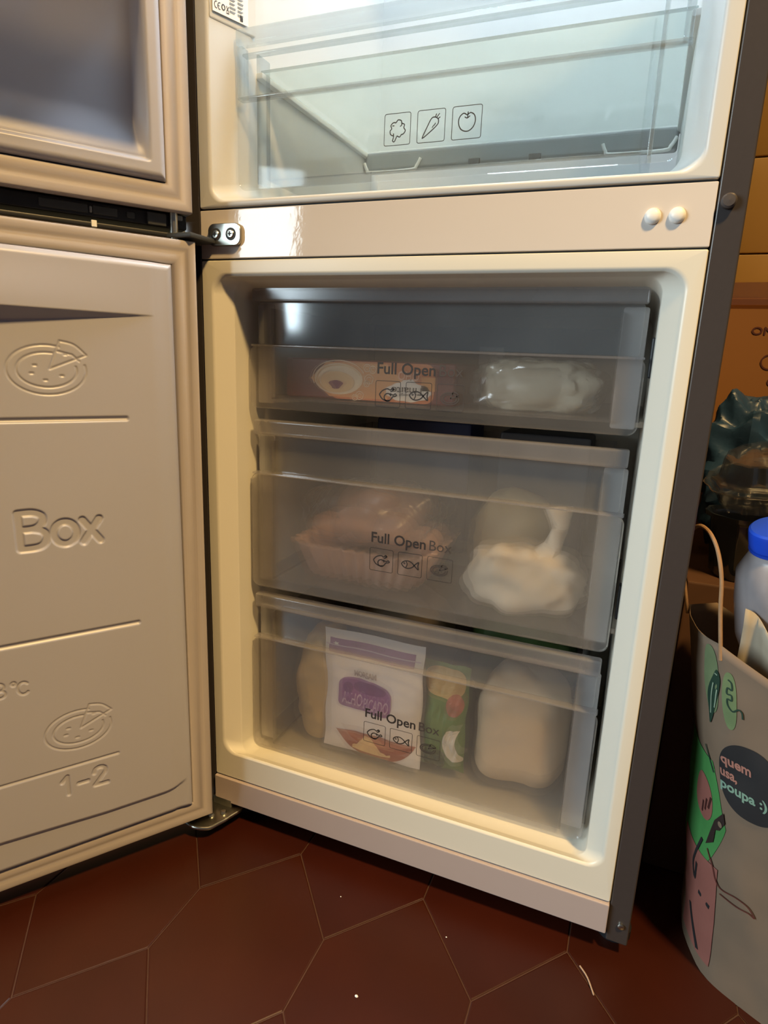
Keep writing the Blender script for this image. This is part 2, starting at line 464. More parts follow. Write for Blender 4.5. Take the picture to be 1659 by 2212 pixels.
# crisper compartment: frosted cover shelf, rear bar and hanging clips
sh = box('glass_shelf', 0.044, 0.557, 0.075, 0.415, 1.0815, 1.0855, M['shelf'], FR, 0.001)
box('shelf_rear_bar', 0.046, 0.555, 0.405, 0.432, 1.0510, 1.0815, M['midgrey'], sh, 0.005, 3)
box('shelf_side_rail', 0.0385, 0.0500, 0.070, 0.42, 1.0740, 1.0815, M['white'], sh, 0.002)
box('shelf_side_rail', 0.5515, 0.5620, 0.070, 0.42, 1.0740, 1.0815, M['white'], sh, 0.002)
for cx in (0.098, 0.500):
    P = [(cx - 0.052, 0.4030, 1.064), (cx - 0.047, 0.4030, 1.0535), (cx - 0.038, 0.4030, 1.0485), (cx + 0.035, 0.4030, 1.0485), (cx + 0.046, 0.4030, 1.0545), (cx + 0.053, 0.4030, 1.066)]
    V, F = tube(catmull(P, 4), 0.0028, 8); mk('shelf_clip', V, F, M['white'], sh)
for cx in (0.245, 0.345):
    box('shelf_bumper', cx - 0.010, cx + 0.010, 0.4015, 0.406, 1.0495, 1.0590, M['black'], sh, 0.002)
# upper glass shelves (the second one shows only as its glow) and the lamp of the fridge
box('glass_shelf', 0.044, 0.557, 0.10, 0.40, 1.400, 1.404, M['crisper'], FR, 0.001)
lamp = box('interior_lamp', 0.16, 0.44, 0.10, 0.26, 1.7415, 1.7445, emit('cool_led_panel', (0.78, 0.90, 1.0), 64.0), FR)
# rating label on the sloping left mouth wall
LA = np.array([0.0222, 0.0050, 1.1245]); LB = np.array([0.0405, 0.0520, 1.1245])
lu = (LB - LA); ll = np.linalg.norm(lu); lu = lu / ll
ln = np.array([lu[1], -lu[0], 0.0])
lab = lambda a, b, t=0.0: tuple(LA + lu * a + np.array([0, 0, b]) + ln * (0.0012 + t))
lo = mk('rating_label', [lab(0, 0), lab(ll, 0), lab(ll, 0.12), lab(0, 0.12), lab(0, 0, -0.0006), lab(ll, 0, -0.0006), lab(ll, 0.12, -0.0006), lab(0, 0.12, -0.0006)],
        [[0, 1, 2, 3], [7, 6, 5, 4], [0, 4, 5, 1], [1, 5, 6, 2], [2, 6, 7, 3], [3, 7, 4, 0]], M['label'], FR, smooth=False)
random.seed(9)
prt = []
for bx in range(3):
    for k in range(26):
        zz = 0.006 + k * 0.0042; x0 = 0.012 + bx * 0.0115
        if bx == 0 and k < 4: continue
        prt.append(([np.array((x0, zz)), np.array((x0 + random.uniform(0.005, 0.0095), zz)), np.array((x0 + 0.0085, zz + 0.0022)), np.array((x0, zz + 0.0022))], [[0, 1, 2, 3]]))
sheet('label_fine_print', join2(*prt), lambda a, b: lab(a, b, 0.0003), M['midgrey'], lo)
ce = join2(ribbon(ell(0.0052, 0.0075, 0.0026, 0.0034, 70, 290, 12), 0.0009), ribbon(ell(0.0098, 0.0075, 0.0026, 0.0034, 70, 290, 12), 0.0009), ribbon([(0.0075, 0.0075), (0.0096, 0.0075)], 0.0008),
           ribbon(ell(0.0148, 0.0080, 0.0021, 0.0028, n=16), 0.0012, True), ribbon([(0.019, 0.005), (0.0225, 0.011)], 0.0008), ribbon([(0.0225, 0.005), (0.019, 0.011)], 0.0008), ribbon([(0.0188, 0.0038), (0.0228, 0.0038)], 0.0010))
sheet('label_symbols', ce, lambda a, b: lab(a, b, 0.0003), M['ink'], lo)
sheet('label_mark', poly2([(0.0385, 0.002), (0.0425, 0.002), (0.0425, 0.0085), (0.0385, 0.0085)]), lambda a, b: lab(a, b, 0.0003), M['ink'], lo)
# moulded side wall above the tan column of the left mouth
bm = bmesh.new()
pl = [(0.0205, 0.0030), (0.0440, 0.0640), (0.0340, 0.0640), (0.0125, 0.0030)]
vb = [bm.verts.new((x, y, z)) for z in (1.1160, 1.735) for x, y in pl]
for f in ((3, 2, 1, 0), (4, 5, 6, 7), (0, 1, 5, 4), (1, 2, 6, 5), (2, 3, 7, 6), (3, 0, 4, 7)): bm.faces.new([vb[k] for k in f])
bmesh.ops.recalc_face_normals(bm, faces=bm.faces)
bmesh.ops.bevel(bm, geom=[e for e in bm.edges if all(v.co.z < 1.2 for v in e.verts)], offset=0.0035, segments=4, affect='EDGES', profile=0.5)
bm.verts.index_update()
mk('liner_side_wall', [v.co[:] for v in bm.verts], [[v.index for v in f.verts] for f in bm.faces], M['fridgeliner'], FR); bm.free()

# freezer slide rails (each drawer rides on a pair) and catch clips
def rails(z, parent):
    box('slide_rail', 0.0365, 0.0725, 0.10, 0.43, z - 0.008, z, M['liner'], parent, 0.002)
    box('slide_rail', 0.5250, 0.5625, 0.10, 0.43, z - 0.008, z, M['liner'], parent, 0.002)
for z in (0.6690, 0.4020): rails(z, FR)
for x, z in ((0.5555, 0.742), (0.5555, 0.452)):
    box('catch_clip', x, x + 0.006, 0.060, 0.075, z - 0.022, z + 0.022, M['black'], FR, 0.002)

# ------------------------------------------------------------------ icons (unit square, y up)
def S(P, wd=0.05, closed=False, k=6): return ribbon(catmull(P, k, closed), wd, closed)
def ic_frame(): return [ribbon(rring(0, 1, 0, 1, 0.07, 5), 0.022, True)]
def ic_chicken():
    return [S([(0.16, 0.47), (0.28, 0.62), (0.47, 0.70), (0.60, 0.66), (0.68, 0.74), (0.73, 0.69)], 0.05), S([(0.66, 0.66), (0.74, 0.70), (0.68, 0.62), (0.60, 0.60)], 0.045),
            S([(0.16, 0.47), (0.26, 0.32), (0.42, 0.24), (0.58, 0.26)], 0.05), S(ell(0.50, 0.37, 0.14, 0.15, 20, 330, 14), 0.05, False, 2),
            S([(0.58, 0.52), (0.72, 0.47), (0.80, 0.52), (0.85, 0.46), (0.78, 0.42), (0.70, 0.40), (0.63, 0.29)], 0.05)]
def ic_fish():
    return [S([(0.16, 0.50), (0.26, 0.62), (0.42, 0.66), (0.58, 0.60), (0.72, 0.46), (0.86, 0.34), (0.84, 0.50), (0.86, 0.66), (0.72, 0.54), (0.60, 0.40), (0.42, 0.33), (0.26, 0.37)], 0.05, True), S([(0.34, 0.64), (0.39, 0.50), (0.34, 0.36)], 0.04), S(ell(0.27, 0.53, 0.03, 0.03, n=8), 0.03, True, 1)]
def pz(slice_=True):
    a = [catmull(ell(0.48, 0.46, 0.33, 0.22, 70, 372, 22), 2), catmull(ell(0.48, 0.46, 0.25, 0.155, 78, 372, 20), 2)]
    a += [[(0.50, 0.47), (0.60, 0.72)], catmull([(0.60, 0.72), (0.72, 0.69), (0.82, 0.60)], 5), [(0.82, 0.60), (0.50, 0.47)], [(0.57, 0.63), (0.70, 0.60), (0.755, 0.545)]]
    return a
def ic_pizza():
    a = [ribbon(p, 0.045) for p in pz()]
    return a + [fan(ell(x, y, 0.02, 0.015, n=8)) for x, y in ((0.40, 0.50), (0.36, 0.42), (0.46, 0.38), (0.58, 0.42))]
def ic_broccoli():
    b = [(0.36, 0.30), (0.25, 0.35), (0.22, 0.46), (0.28, 0.53), (0.25, 0.64), (0.35, 0.72), (0.44, 0.71), (0.52, 0.79), (0.64, 0.76), (0.67, 0.68), (0.77, 0.63), (0.75, 0.53), (0.81, 0.44), (0.74, 0.34), (0.66, 0.32), (0.60, 0.25), (0.50, 0.29)]
    return [S(b, 0.035), S([(0.36, 0.38), (0.36, 0.26), (0.33, 0.15), (0.40, 0.12), (0.48, 0.26), (0.52, 0.30)], 0.035), S([(0.60, 0.58), (0.66, 0.62), (0.66, 0.70)], 0.03), S([(0.30, 0.62), (0.38, 0.62)], 0.03)]
def ic_carrot():
    return [S([(0.20, 0.17), (0.36, 0.48), (0.50, 0.72), (0.62, 0.76), (0.74, 0.70), (0.76, 0.58), (0.66, 0.46), (0.42, 0.28), (0.24, 0.16)], 0.035, True)] + [ribbon(p, 0.032) for p in ([(0.54, 0.44), (0.60, 0.52)], [(0.61, 0.50), (0.66, 0.58)], [(0.64, 0.75), (0.68, 0.86)], [(0.69, 0.74), (0.79, 0.86)], [(0.74, 0.70), (0.82, 0.75)])]
def ic_apple():
    return [S([(0.50, 0.73), (0.38, 0.78), (0.25, 0.68), (0.22, 0.50), (0.30, 0.32), (0.44, 0.24), (0.58, 0.24), (0.72, 0.34), (0.79, 0.52), (0.75, 0.70), (0.62, 0.78)], 0.035, True), ribbon([(0.52, 0.64), (0.53, 0.82)], 0.035), S([(0.42, 0.67), (0.51, 0.63), (0.60, 0.69)], 0.032)]
def place(parts, x0, x1, z0, z1):
    V, F = join2(*parts)
    return [np.array((x0 + v[0] * (x1 - x0), z0 + v[1] * (z1 - z0))) for v in V], F

T_FO, T_BOX = text2('Full Open', 0.018), text2('Box', 0.0)

# ------------------------------------------------------------------ crisper drawer (clear)
CY = 0.030
V, F = join(slab(0.0790, 0.5190, 0.9440, 0.9465, 0.001, 0.04, 0.36), boxg(0.0770, 0.0790, 0.036, 0.36, 0.944, 1.062), boxg(0.5190, 0.5210, 0.036, 0.36, 0.944, 1.062), boxg(0.077, 0.521, 0.36, 0.362, 0.944, 1.062))
cr = mk('crisper_drawer', V, F, M['crisper'], FR)
V, F = slab(0.0375, 0.5570, 0.9325, 1.0380, 0.012, CY, CY + 0.004, 0.0014); mk('front_panel', V, F, M['crisper'], cr)
V, F = slab(0.0450, 0.5500, 1.0385, 1.1000, 0.003, CY + 0.010, CY + 0.013, 0.001); mk('grip_panel', V, F, M['crisper'], cr)
V, F = boxg(0.0385, 0.5560, CY, CY + 0.0125, 1.0365, 1.0400, 0.0012); mk('grip_ledge', V, F, M['crisperedge'], cr)
V, F = boxg(0.0370, 0.5565, CY - 0.001, CY + 0.013, 1.0960, 1.1140, 0.0028, 3); mk('top_rim', V, F, M['crisperedge'], cr)
V, F = boxg(0.0450, 0.5490, CY + 0.002, CY + 0.012, 1.0840, 1.0875, 0.0012); mk('rim_bead', V, F, M['crisperedge'], cr)
for x in (0.0375, 0.5465):
    V, F = boxg(x, x + 0.0085, CY + 0.001, CY + 0.016, 1.0400, 1.0960, 0.002); mk('side_cheek', V, F, M['crisperedge'], cr)
for x in (0.0640, 0.5270):
    V, F = boxg(x, x + 0.004, CY + 0.0045, CY + 0.030, 0.940, 1.085, 0.001); mk('side_rib', V, F, M['crisperedge'], cr)
pm = lambda a, b: (a, CY - 0.0004, b)
for (x0, x1), ic in zip(((0.2398, 0.2716), (0.2800, 0.3125), (0.3208, 0.3540)), (ic_broccoli, ic_carrot, ic_apple)):
    sheet('icon_print', place(ic_frame() + ic(), x0, x1, 0.9690, 1.0018), pm, M['ink'], cr)

# ------------------------------------------------------------------ freezer drawers (frosted)
DY = 0.0445
def freezer_drawer(z0, z1, zstep, tz, iz0, iz1, rail, mats=None):
    fr, gp, rm, bx = mats or (M['frost'], M['frostgrip'], M['frostrim'], M['frostbox'])
    zb = rail - 0.0
    V, F = join(boxg(0.0740, 0.5230, DY + 0.006, 0.41, zb, zb + 0.003), boxg(0.0735, 0.0757, DY + 0.006, 0.41, zb, z1 - 0.03), boxg(0.5213, 0.5235, DY + 0.006, 0.41, zb, z1 - 0.03), boxg(0.0735, 0.5235, 0.41, 0.4122, zb, z1 - 0.03))
    d = mk('freezer_drawer', V, F, bx, FR)
    for s in (0, 1):
        x0, x1 = ((0.0420, 0.0733) if s == 0 else (0.5237, 0.5540))
        V, F = boxg(x0, x1, DY + 0.030, 0.40, zb + 0.0002, zb + 0.0025); mk('side_flange', V, F, bx, d)
    for x0, x1 in ((0.0455, 0.0725), (0.5225, 0.5495)):
        V, F = slab(x0, x1, z0 + 0.006, z1 - 0.024, 0.003, DY + 0.0165, DY + 0.0190, 0.0008); mk('bright_strip_panel', V, F, M['frostside'], d)  # milky panels added behind the front to give the bright side strips
    V, F = slab(0.0425, 0.5525, z0, zstep, 0.011, DY, DY + 0.004, 0.0016); mk('front_panel', V, F, fr, d)
    V, F = slab(0.0500, 0.5450, zstep + 0.0012, z1 - 0.021, 0.004, DY + 0.011, DY + 0.0145, 0.001); mk('grip_panel', V, F, gp, d)
    V, F = boxg(0.0440, 0.5510, DY + 0.0005, DY + 0.0140, zstep - 0.0018, zstep + 0.0012, 0.0011); mk('grip_ledge', V, F, rm, d)
    V, F = boxg(0.0470, 0.5480, DY - 0.001, DY + 0.0150, z1 - 0.0215, z1, 0.003, 3); mk('top_rim', V, F, rm, d)
    fm = lambda a, b: (a, DY - 0.0004, b)
    sheet('lettering_print', fit(T_FO, 0.2354, 0.3135, tz, tz + 0.0140), fm, M['ink'], d)
    sheet('lettering_print', fit(T_BOX, 0.3185, 0.3490, tz, tz + 0.0140), fm, M['inklight'], d)
    for (x0, x1), ic in zip(((0.2340, 0.2680), (0.2755, 0.3095), (0.3170, 0.3515)), (ic_chicken, ic_fish, ic_pizza)):
        sheet('icon_print', place(ic_frame() + ic(), x0, x1, iz0, iz1), fm, M['ink'] if ic is not ic_pizza else M['inklight'], d)
    return d
freezer_drawer(0.6560, 0.8200, 0.7415, 0.7115, 0.6700, 0.7025, 0.6690)
freezer_drawer(0.3900, 0.6400, 0.5630, 0.4870, 0.4465, 0.4785, 0.4020, (M['frostmid'], M['frostgrip'], M['frostrim'], M['frostbox']))
freezer_drawer(0.1180, 0.3780, 0.3060, 0.2190, 0.1790, 0.2110, 0.1230)

# ------------------------------------------------------------------ doors
def doorframe(hx, hy, phi):
    d = np.array([math.cos(phi), -math.sin(phi), 0.0]); n = np.array([math.sin(phi), math.cos(phi), 0.0]); h = np.array([hx, hy, 0.0])
    return lambda s, z, t: tuple(h + d * s + n * t + np.array([0, 0, z]))
def dbox(fn, s0, s1, z0, z1, t0, t1, bev=0.0, seg=2):
    V, F = boxg(s0, s1, t0, t1, z0, z1, bev, seg)
    return [fn(x, z, y) for x, y, z in V], [f[::-1] for f in F] if False else F
def gasket(fn, z0, z1, s1, parent):
    """ribbed rubber frame around the inner door face"""
    prof = [(0.0, -0.016), (0.0, -0.003), (0.0012, -0.0008), (0.004, 0.0), (0.008, 0.0), (0.0105, -0.0012), (0.0125, -0.0028), (0.015, -0.0030), (0.0175, -0.0015), (0.020, -0.0003), (0.023, 0.0), (0.026, -0.0008), (0.0282, -0.0026), (0.0296, -0.0050), (0.0300, -0.0066)]
    rings = []
    for k, t in prof:
        rings.append([fn(s, z, t) for s, z in ((k, z0 + k), (s1 - k, z0 + k), (s1 - k, z1 - k), (k, z1 - k))])
    V, F = loft(rings)
    return mk('gasket', V, F, M['gasket'], parent, angle=60)

def segdist(S_, Z_, P):
    D = np.full(S_.shape, 1e9)
    for (a, b), (c, d) in zip(P[:-1], P[1:]):
        vx, vz = c - a, d - b; L = vx * vx + vz * vz + 1e-15
        t = np.clip(((S_ - a) * vx + (Z_ - b) * vz) / L, 0, 1)
        D = np.minimum(D, np.hypot(S_ - a - t * vx, Z_ - b - t * vz))
    return D
def groove(T, S_, Z_, P, hw, dep, k=1.0):
    P = [tuple(p) for p in P]
    a = np.array(P); m = hw * 2
    i = (S_ > a[:, 0].min() - m) & (S_ < a[:, 0].max() + m) & (Z_ > a[:, 1].min() - m) & (Z_ < a[:, 1].max() + m)
    if not i.any(): return
    D = segdist(S_[i], Z_[i], P)
    x = np.clip((1 - D / hw) * k, 0, 1)
    T[i] = np.minimum(T[i], -dep * (x * x * (3 - 2 * x)))
def ss(x, a, b):
    t = np.clip((x - a) / (b - a), 0, 1); return t * t * (3 - 2 * t)
def panel(fn, sg, zg, T, parent, material, name):
    ns, nz = len(sg), len(zg)
    V = np.empty((ns, nz, 3))
    o = np.array(fn(0, 0, 0)); ds = np.array(fn(1, 0, 0)) - o; dn = np.array(fn(0, 0, 1)) - o
    V[:] = o + sg[:, None, None] * ds + T[:, :, None] * dn
    V[:, :, 2] += zg[None, :]
    idx = np.arange(ns * nz).reshape(ns, nz)
    Q = np.stack([idx[:-1, :-1], idx[:-1, 1:], idx[1:, 1:], idx[1:, :-1]], -1).reshape(-1, 4)
    me = bpy.data.meshes.new(name)
    Vf = (V.reshape(-1, 3) - np.array(wloc(parent))).astype(np.float32)
    me.vertices.add(len(Vf)); me.vertices.foreach_set('co', Vf.ravel())
    me.loops.add(Q.size); me.loops.foreach_set('vertex_index', Q.astype(np.int32).ravel())
    me.polygons.add(len(Q)); me.polygons.foreach_set('loop_start', np.arange(0, Q.size, 4, dtype=np.int32))
    me.update(calc_edges=True); me.materials.append(material); me.shade_smooth()
    return link(bpy.data.objects.new(name, me), parent)

# lower (freezer) door
fl = doorframe(0.0228, -0.0389, math.radians(124.034))
DS = 0.586
V, F = dbox(fl, -0.004, DS + 0.002, 0.036, 0.864, -0.066, -0.0145, 0.004, 3)
d1 = mk('freezer_door', V, F, M['shell'], FR)
gasket(fl, 0.0400, 0.8605, DS, d1)
sg = np.concatenate([np.arange(0.0302, 0.0400, 0.0009), np.arange(0.0400, 0.285, 0.00085), np.arange(0.285, DS - 0.045, 0.006), np.arange(DS - 0.045, DS - 0.0302, 0.001)])
zg = np.concatenate([np.arange(0.0702, 0.09, 0.0009), np.arange(0.09, 0.815, 0.00095), np.arange(0.815, 0.8312, 0.0008)])
SS, ZZ = np.meshgrid(sg, zg, indexing='ij')
e = np.minimum(np.minimum(SS - 0.0300, DS - 0.030 - SS), np.minimum(ZZ - 0.0700, 0.8312 - ZZ))
base = -0.0065 + 0.0115 * np.sqrt(np.clip(1 - (1 - np.clip(e / 0.009, 0, 1)) ** 2, 0, 1))
T = base + 0.0045 * ss(SS, 0.034, 0.062) * ss(DS - SS, 0.034, 0.062)
# bulging top shelf that overhangs towards the free edge
zt = 0.7695; zb_ = zt - 0.0006 - 0.0140 * np.clip((SS - 0.058) / 0.155, 0, 1)
bul = 0.016 * np.clip((SS - 0.055) / 0.16, 0, 1.0) * ss(DS - SS, 0.03, 0.12)
T += bul * ss(ZZ, 0, 1) * 0 + bul * np.clip((ZZ - zb_) / (zt - zb_ + 1e-6), 0, 1) * (1 - 0.25 * ss(ZZ, 0.775, 0.83))
# lower step
zc = 0.1150 + 0.0120 * np.clip((0.075 - SS) / 0.04, 0, 1) ** 2 + 0.006 * np.clip((SS - 0.15) / 0.13, 0, 1)
T -= 0.0050 * (1 - ss(ZZ, zc - 0.0075, zc + 0.0005)) * ss(SS, 0.036, 0.056) * ss(DS - SS, 0.036, 0.056)
G = np.zeros_like(T)
def gr(P, hw=0.0019, dep=0.0011, k=1.0): groove(G, SS, ZZ, P, hw, dep, k)
gr([(0.0945, 0.6475), (0.50, 0.6475)], 0.0042, 0.0026)
gr([(0.0945, 0.3812), (0.50, 0.3812)], 0.0042, 0.0026)
gr([(0.1305, 0.1985), (0.50, 0.1985)], 0.0030, 0.0018)
def pizza_groove(cs, cz, wd, ht):
    sc = wd / 0.66
    for p in pz():
        gr([(cs - (x - 0.49) * sc, cz + (y - 0.46) * ht / 0.46) for x, y in p], 0.0019, 0.0012)
    for x, y in ((0.38, 0.50), (0.35, 0.43), (0.46, 0.37), (0.60, 0.41), (0.64, 0.60)):
        c_, z_ = cs - (x - 0.49) * sc, cz + (y - 0.46) * ht / 0.46
        gr([(c_ - 0.0015, z_), (c_ + 0.0015, z_)], 0.0020, 0.0012)
pizza_groove(0.1745, 0.7030, 0.0800, 0.0570)
pizza_groove(0.1740, 0.2490, 0.0780, 0.0560)
pizza_groove(0.3350, 0.2490, 0.0780, 0.0560)
def letters(strokes, s0, z0, sc, hw, dep, k=1.6):
    for p in strokes: gr([(s0 - x * sc, z0 + y * sc) for x, y in p], hw, dep, k)
B_ = [[(0, 0), (0, 1)], catmull([(0, 1), (0.35, 1), (0.56, 0.90), (0.58, 0.74), (0.48, 0.60), (0.30, 0.54), (0, 0.54)], 4), catmull([(0.30, 0.54), (0.56, 0.46), (0.66, 0.28), (0.56, 0.07), (0.35, 0), (0, 0)], 4)]
O_ = [catmull(ell(1.12, 0.34, 0.29, 0.32, n=16), 2, True)]
O_[0].append(O_[0][0])
X_ = [[(1.58, 0.66), (2.02, 0.02)], [(2.02, 0.66), (1.58, 0.02)]]
letters(B_ + O_ + X_, 0.2190, 0.4985, 0.0425, 0.0056, 0.0022, 2.2)
C_ = [catmull(ell(0.62, 0.48, 0.34, 0.44, 45, 315, 16), 2)]
letters(C_ + [catmull(ell(0.06, 0.92, 0.12, 0.12, n=10), 2, True)], 0.2425, 0.3150, 0.0180, 0.0021, 0.0012)
letters([catmull(ell(0.0, 0.72, 0.24, 0.25, n=12), 2, True), catmull(ell(0.0, 0.24, 0.28, 0.25, n=12), 2, True), [(-0.55, 0), (-0.55, 0.98), (-0.72, 0.84)], [(-1.3, 0.5), (-0.95, 0.5)]], 0.2560, 0.3170, 0.0190, 0.0021, 0.0012)
letters([[(0, 0.72), (0.24, 0.97), (0.24, 0)], [(0.72, 0.42), (1.12, 0.42)], catmull([(1.42, 0.72), (1.50, 0.92), (1.72, 0.99), (1.92, 0.88), (1.92, 0.66), (1.70, 0.38), (1.42, 0.04)], 4) + [np.array((2.0, 0.02))]], 0.2000, 0.1590, 0.0270, 0.0035, 0.0017, 1.8)
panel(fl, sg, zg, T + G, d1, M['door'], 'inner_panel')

# upper (fridge) door
fu = doorframe(0.0200, -0.0389, 2.1698)
V, F = dbox(fu, -0.004, DS + 0.002, 0.893, TOPZ, -0.066, -0.0145, 0.004, 3)
d2 = mk('fridge_door', V, F, M['shell'], FR)
gasket(fu, 0.8925, 1.80, DS, d2)
sg = np.concatenate([np.arange(0.0302, 0.080, 0.0012), np.arange(0.080, DS - 0.08, 0.008), np.arange(DS - 0.08, DS - 0.0302, 0.0015)])
zg = np.concatenate([np.arange(0.9227, 1.02, 0.0012), np.arange(1.02, 1.76, 0.01), np.arange(1.76, 1.770, 0.001)])
SS, ZZ = np.meshgrid(sg, zg, indexing='ij')
e = np.minimum(np.minimum(SS - 0.0300, DS - 0.030 - SS), np.minimum(ZZ - 0.9225, 1.7703 - ZZ))
T = -0.0065 + 0.0110 * np.sqrt(np.clip(1 - (1 - np.clip(e / 0.008, 0, 1)) ** 2, 0, 1))
side = np.minimum(SS - 0.046, DS - 0.046 - SS)
T -= 0.013 * ss(side, 0.0, 0.016) * ss(ZZ, 0.9395, 0.990) * (0.55 + 0.45 * ss(ZZ, 0.9395, 0.950))
T -= 0.003 * ss(side, 0.0, 0.008) * ss(ZZ, 0.9390, 0.9435)
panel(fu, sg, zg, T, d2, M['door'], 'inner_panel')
for a in ((0.050, DS - 0.05, 1.120, 1.126, -0.002, 0.165), (0.050, DS - 0.05, 1.120, 1.215, 0.160, 0.165), (0.050, 0.055, 1.120, 1.230, -0.002, 0.162), (DS - 0.055, DS - 0.05, 1.120, 1.230, -0.002, 0.162)):
    V, F = dbox(fu, *a, 0.002); mk('door_bin_panel', V, F, M['frostside'], d2)
V, F = dbox(fu, 0.002, DS, 0.8755, 0.8920, -0.060, -0.020, 0.002)
cap = mk('bottom_cap', V, F, M['black'], d2)
for s0, s1, z0, z1, t, m in ((0.115, 0.165, 0.8790, 0.8885, -0.0185, 'darkgrey'), (0.083, 0.110, 0.8790, 0.8885, -0.0185, 'darkgrey'), (0.064, 0.073, 0.8800, 0.8870, -0.0180, 'darkgrey'), (0.028, 0.050, 0.8760, 0.8900, -0.0150, 'darkgrey'), (0.008, 0.019, 0.8850, 0.8910, -0.0160, 'midgrey'), (0.1105, 0.1135, 0.8800, 0.8870, -0.0180, 'midgrey')):
    V, F = dbox(fu, s0, s1, z0, z1, -0.022, t, 0.0012); mk('cap_rib', V, F, M[m], d2)
# handle recess strip along the top of the lower door, seen in the gap
V, F = dbox(fl, 0.004, DS, 0.8645, 0.8700, -0.050, -0.020, 0.0015); mk('top_cap', V, F, M['black'], d1)
V, F = dbox(fl, 0.1085, 0.1145, 0.8645, 0.8718, -0.0205, -0.0175, 0.0006); mk('cap_tab', V, F, M['white'], d1)
V, F = dbox(fl, 0.006, 0.020, 0.8640, 0.8668, -0.030, -0.016, 0.0008); mk('hinge_bush', V, F, M['steel'], d1)

# ================================================================== FOOD IN THE DRAWERS
# --- upper drawer
zf = 0.6725
PB = empty('pastry_box', (0.205, 0.15, zf), 'orange and maroon carton with a pastry nest picture in the upper freezer drawer', 'box')
cm = mat('maroon_carton', (0.15, 0.03, 0.028), 0.4, var=0.1)
box('carton', 0.0800, 0.3300, 0.0790, 0.22, zf, 0.7270, cm, PB, 0.0035, 3)
pf = lambda a, b: (a, 0.0785, b)
pf2 = lambda a, b: (a, 0.0781, b)
pf3 = lambda a, b: (a, 0.0777, b)
orange = mat('orange_carton_print', (0.62, 0.20, 0.06), 0.4, var=0.15, scale=18)
sheet('orange_field', fan([(x, z) for x, z in rring(0.150, 0.302, zf + 0.0015, 0.7250, 0.012, 5)]), pf, orange, PB)
sheet('amber_field', fan([(0.150, zf + 0.004), (0.235, zf + 0.004), (0.260, 0.700), (0.235, 0.723), (0.145, 0.723), (0.120, 0.700)]), lambda a, b: (a, 0.0784, b), mat('amber_carton_print', (0.75, 0.36, 0.13), 0.4, var=0.15, scale=22), PB)
dough = mat('printed_pastry', (0.86, 0.60, 0.32), 0.5, var=0.12, scale=60)
dough2 = mat('printed_pastry_rim', (0.93, 0.76, 0.53), 0.5, var=0.1, scale=60)
sheet('pastry_picture', fan(ell(0.163, 0.7005, 0.037, 0.021, n=26)), pf2, dough2, PB)
sheet('pastry_picture', fan(ell(0.160, 0.6965, 0.028, 0.0145, n=24)), pf3, dough, PB)
for k, (a, b) in enumerate(((0.040, 0.024), (0.034, 0.0195), (0.0285, 0.0155))):
    sheet('pastry_swirl', ribbon(ell(0.164, 0.7015 - k * 0.0015, a, b, 20, 200, 18), 0.0011), lambda x, z: (x, 0.0774, z), dough if k % 2 else dough2, PB)
sheet('pastry_filling', fan([(0.160 + 0.010 * math.cos(t) * (1 + 0.25 * math.sin(3 * t)), 0.693 + 0.006 * math.sin(t)) for t in np.linspace(0, 6.1, 16)]), lambda a, b: (a, 0.0773, b), mat('printed_filling', (0.22, 0.06, 0.10), 0.5), PB)
for cx, cz, r in ((0.2060, 0.7170, 0.0048), (0.2145, 0.7150, 0.0048), (0.2090, 0.7020, 0.0062), (0.2060, 0.6960, 0.0040), (0.1960, 0.6800, 0.0055), (0.1890, 0.6770, 0.0040)):
    sheet('sketch_doodle', ribbon([(cx + r * math.cos(t) * (1 + 0.1 * math.sin(5 * t)), cz + r * math.sin(t)) for t in np.linspace(0, 6.28, 18)], 0.0009), pf2, dough2, PB)
    sheet('sketch_doodle', ribbon([(cx + r * 0.5 * math.cos(t), cz + r * 0.5 * math.sin(t)) for t in np.linspace(0.5, 5.2, 10)], 0.0007), pf2, dough2, PB)
badge = [(0.2660 + 0.0320 * math.cos(t) * (1 + 0.03 * math.cos(9 * t)), 0.6880 + 0.0125 * math.sin(t) * (1 + 0.06 * math.cos(9 * t)) + (0.004 if abs(t - math.pi / 2) < 0.25 else 0)) for t in np.linspace(0, 6.22, 46)]
cream = mat('cream_badge', (0.88, 0.82, 0.72), 0.5)
sheet('badge_print', fan(badge), pf2, cream, PB)
def turn(vf, cx, cy): return [np.array((2 * cx - v[0], 2 * cy - v[1])) for v in vf[0]], vf[1]
sheet('badge_lettering', turn(fit(text2('Tinaite', 0.012), 0.2440, 0.2900, 0.6850, 0.6945), 0.2665, 0.6895), pf3, M['ink'], PB)
sheet('badge_lettering', turn(fit(text2('pastel', 0.0), 0.2650, 0.2790, 0.6925, 0.6960), 0.2665, 0.6890), pf3, M['inklight'], PB)
sheet('carton_lettering', turn(fit(text2('OHO', 0.02), 0.2520, 0.2820, 0.7035, 0.7150), 0.2665, 0.7090), pf2, mat('pale_orange_print', (0.88, 0.52, 0.34), 0.5), PB)
sheet('amber_patch', fan([(0.2840, 0.6905), (0.3030, 0.6905), (0.3030, 0.7085), (0.2840, 0.7085)]), pf2, mat('amber_patch_print', (0.75, 0.33, 0.09), 0.5), PB)

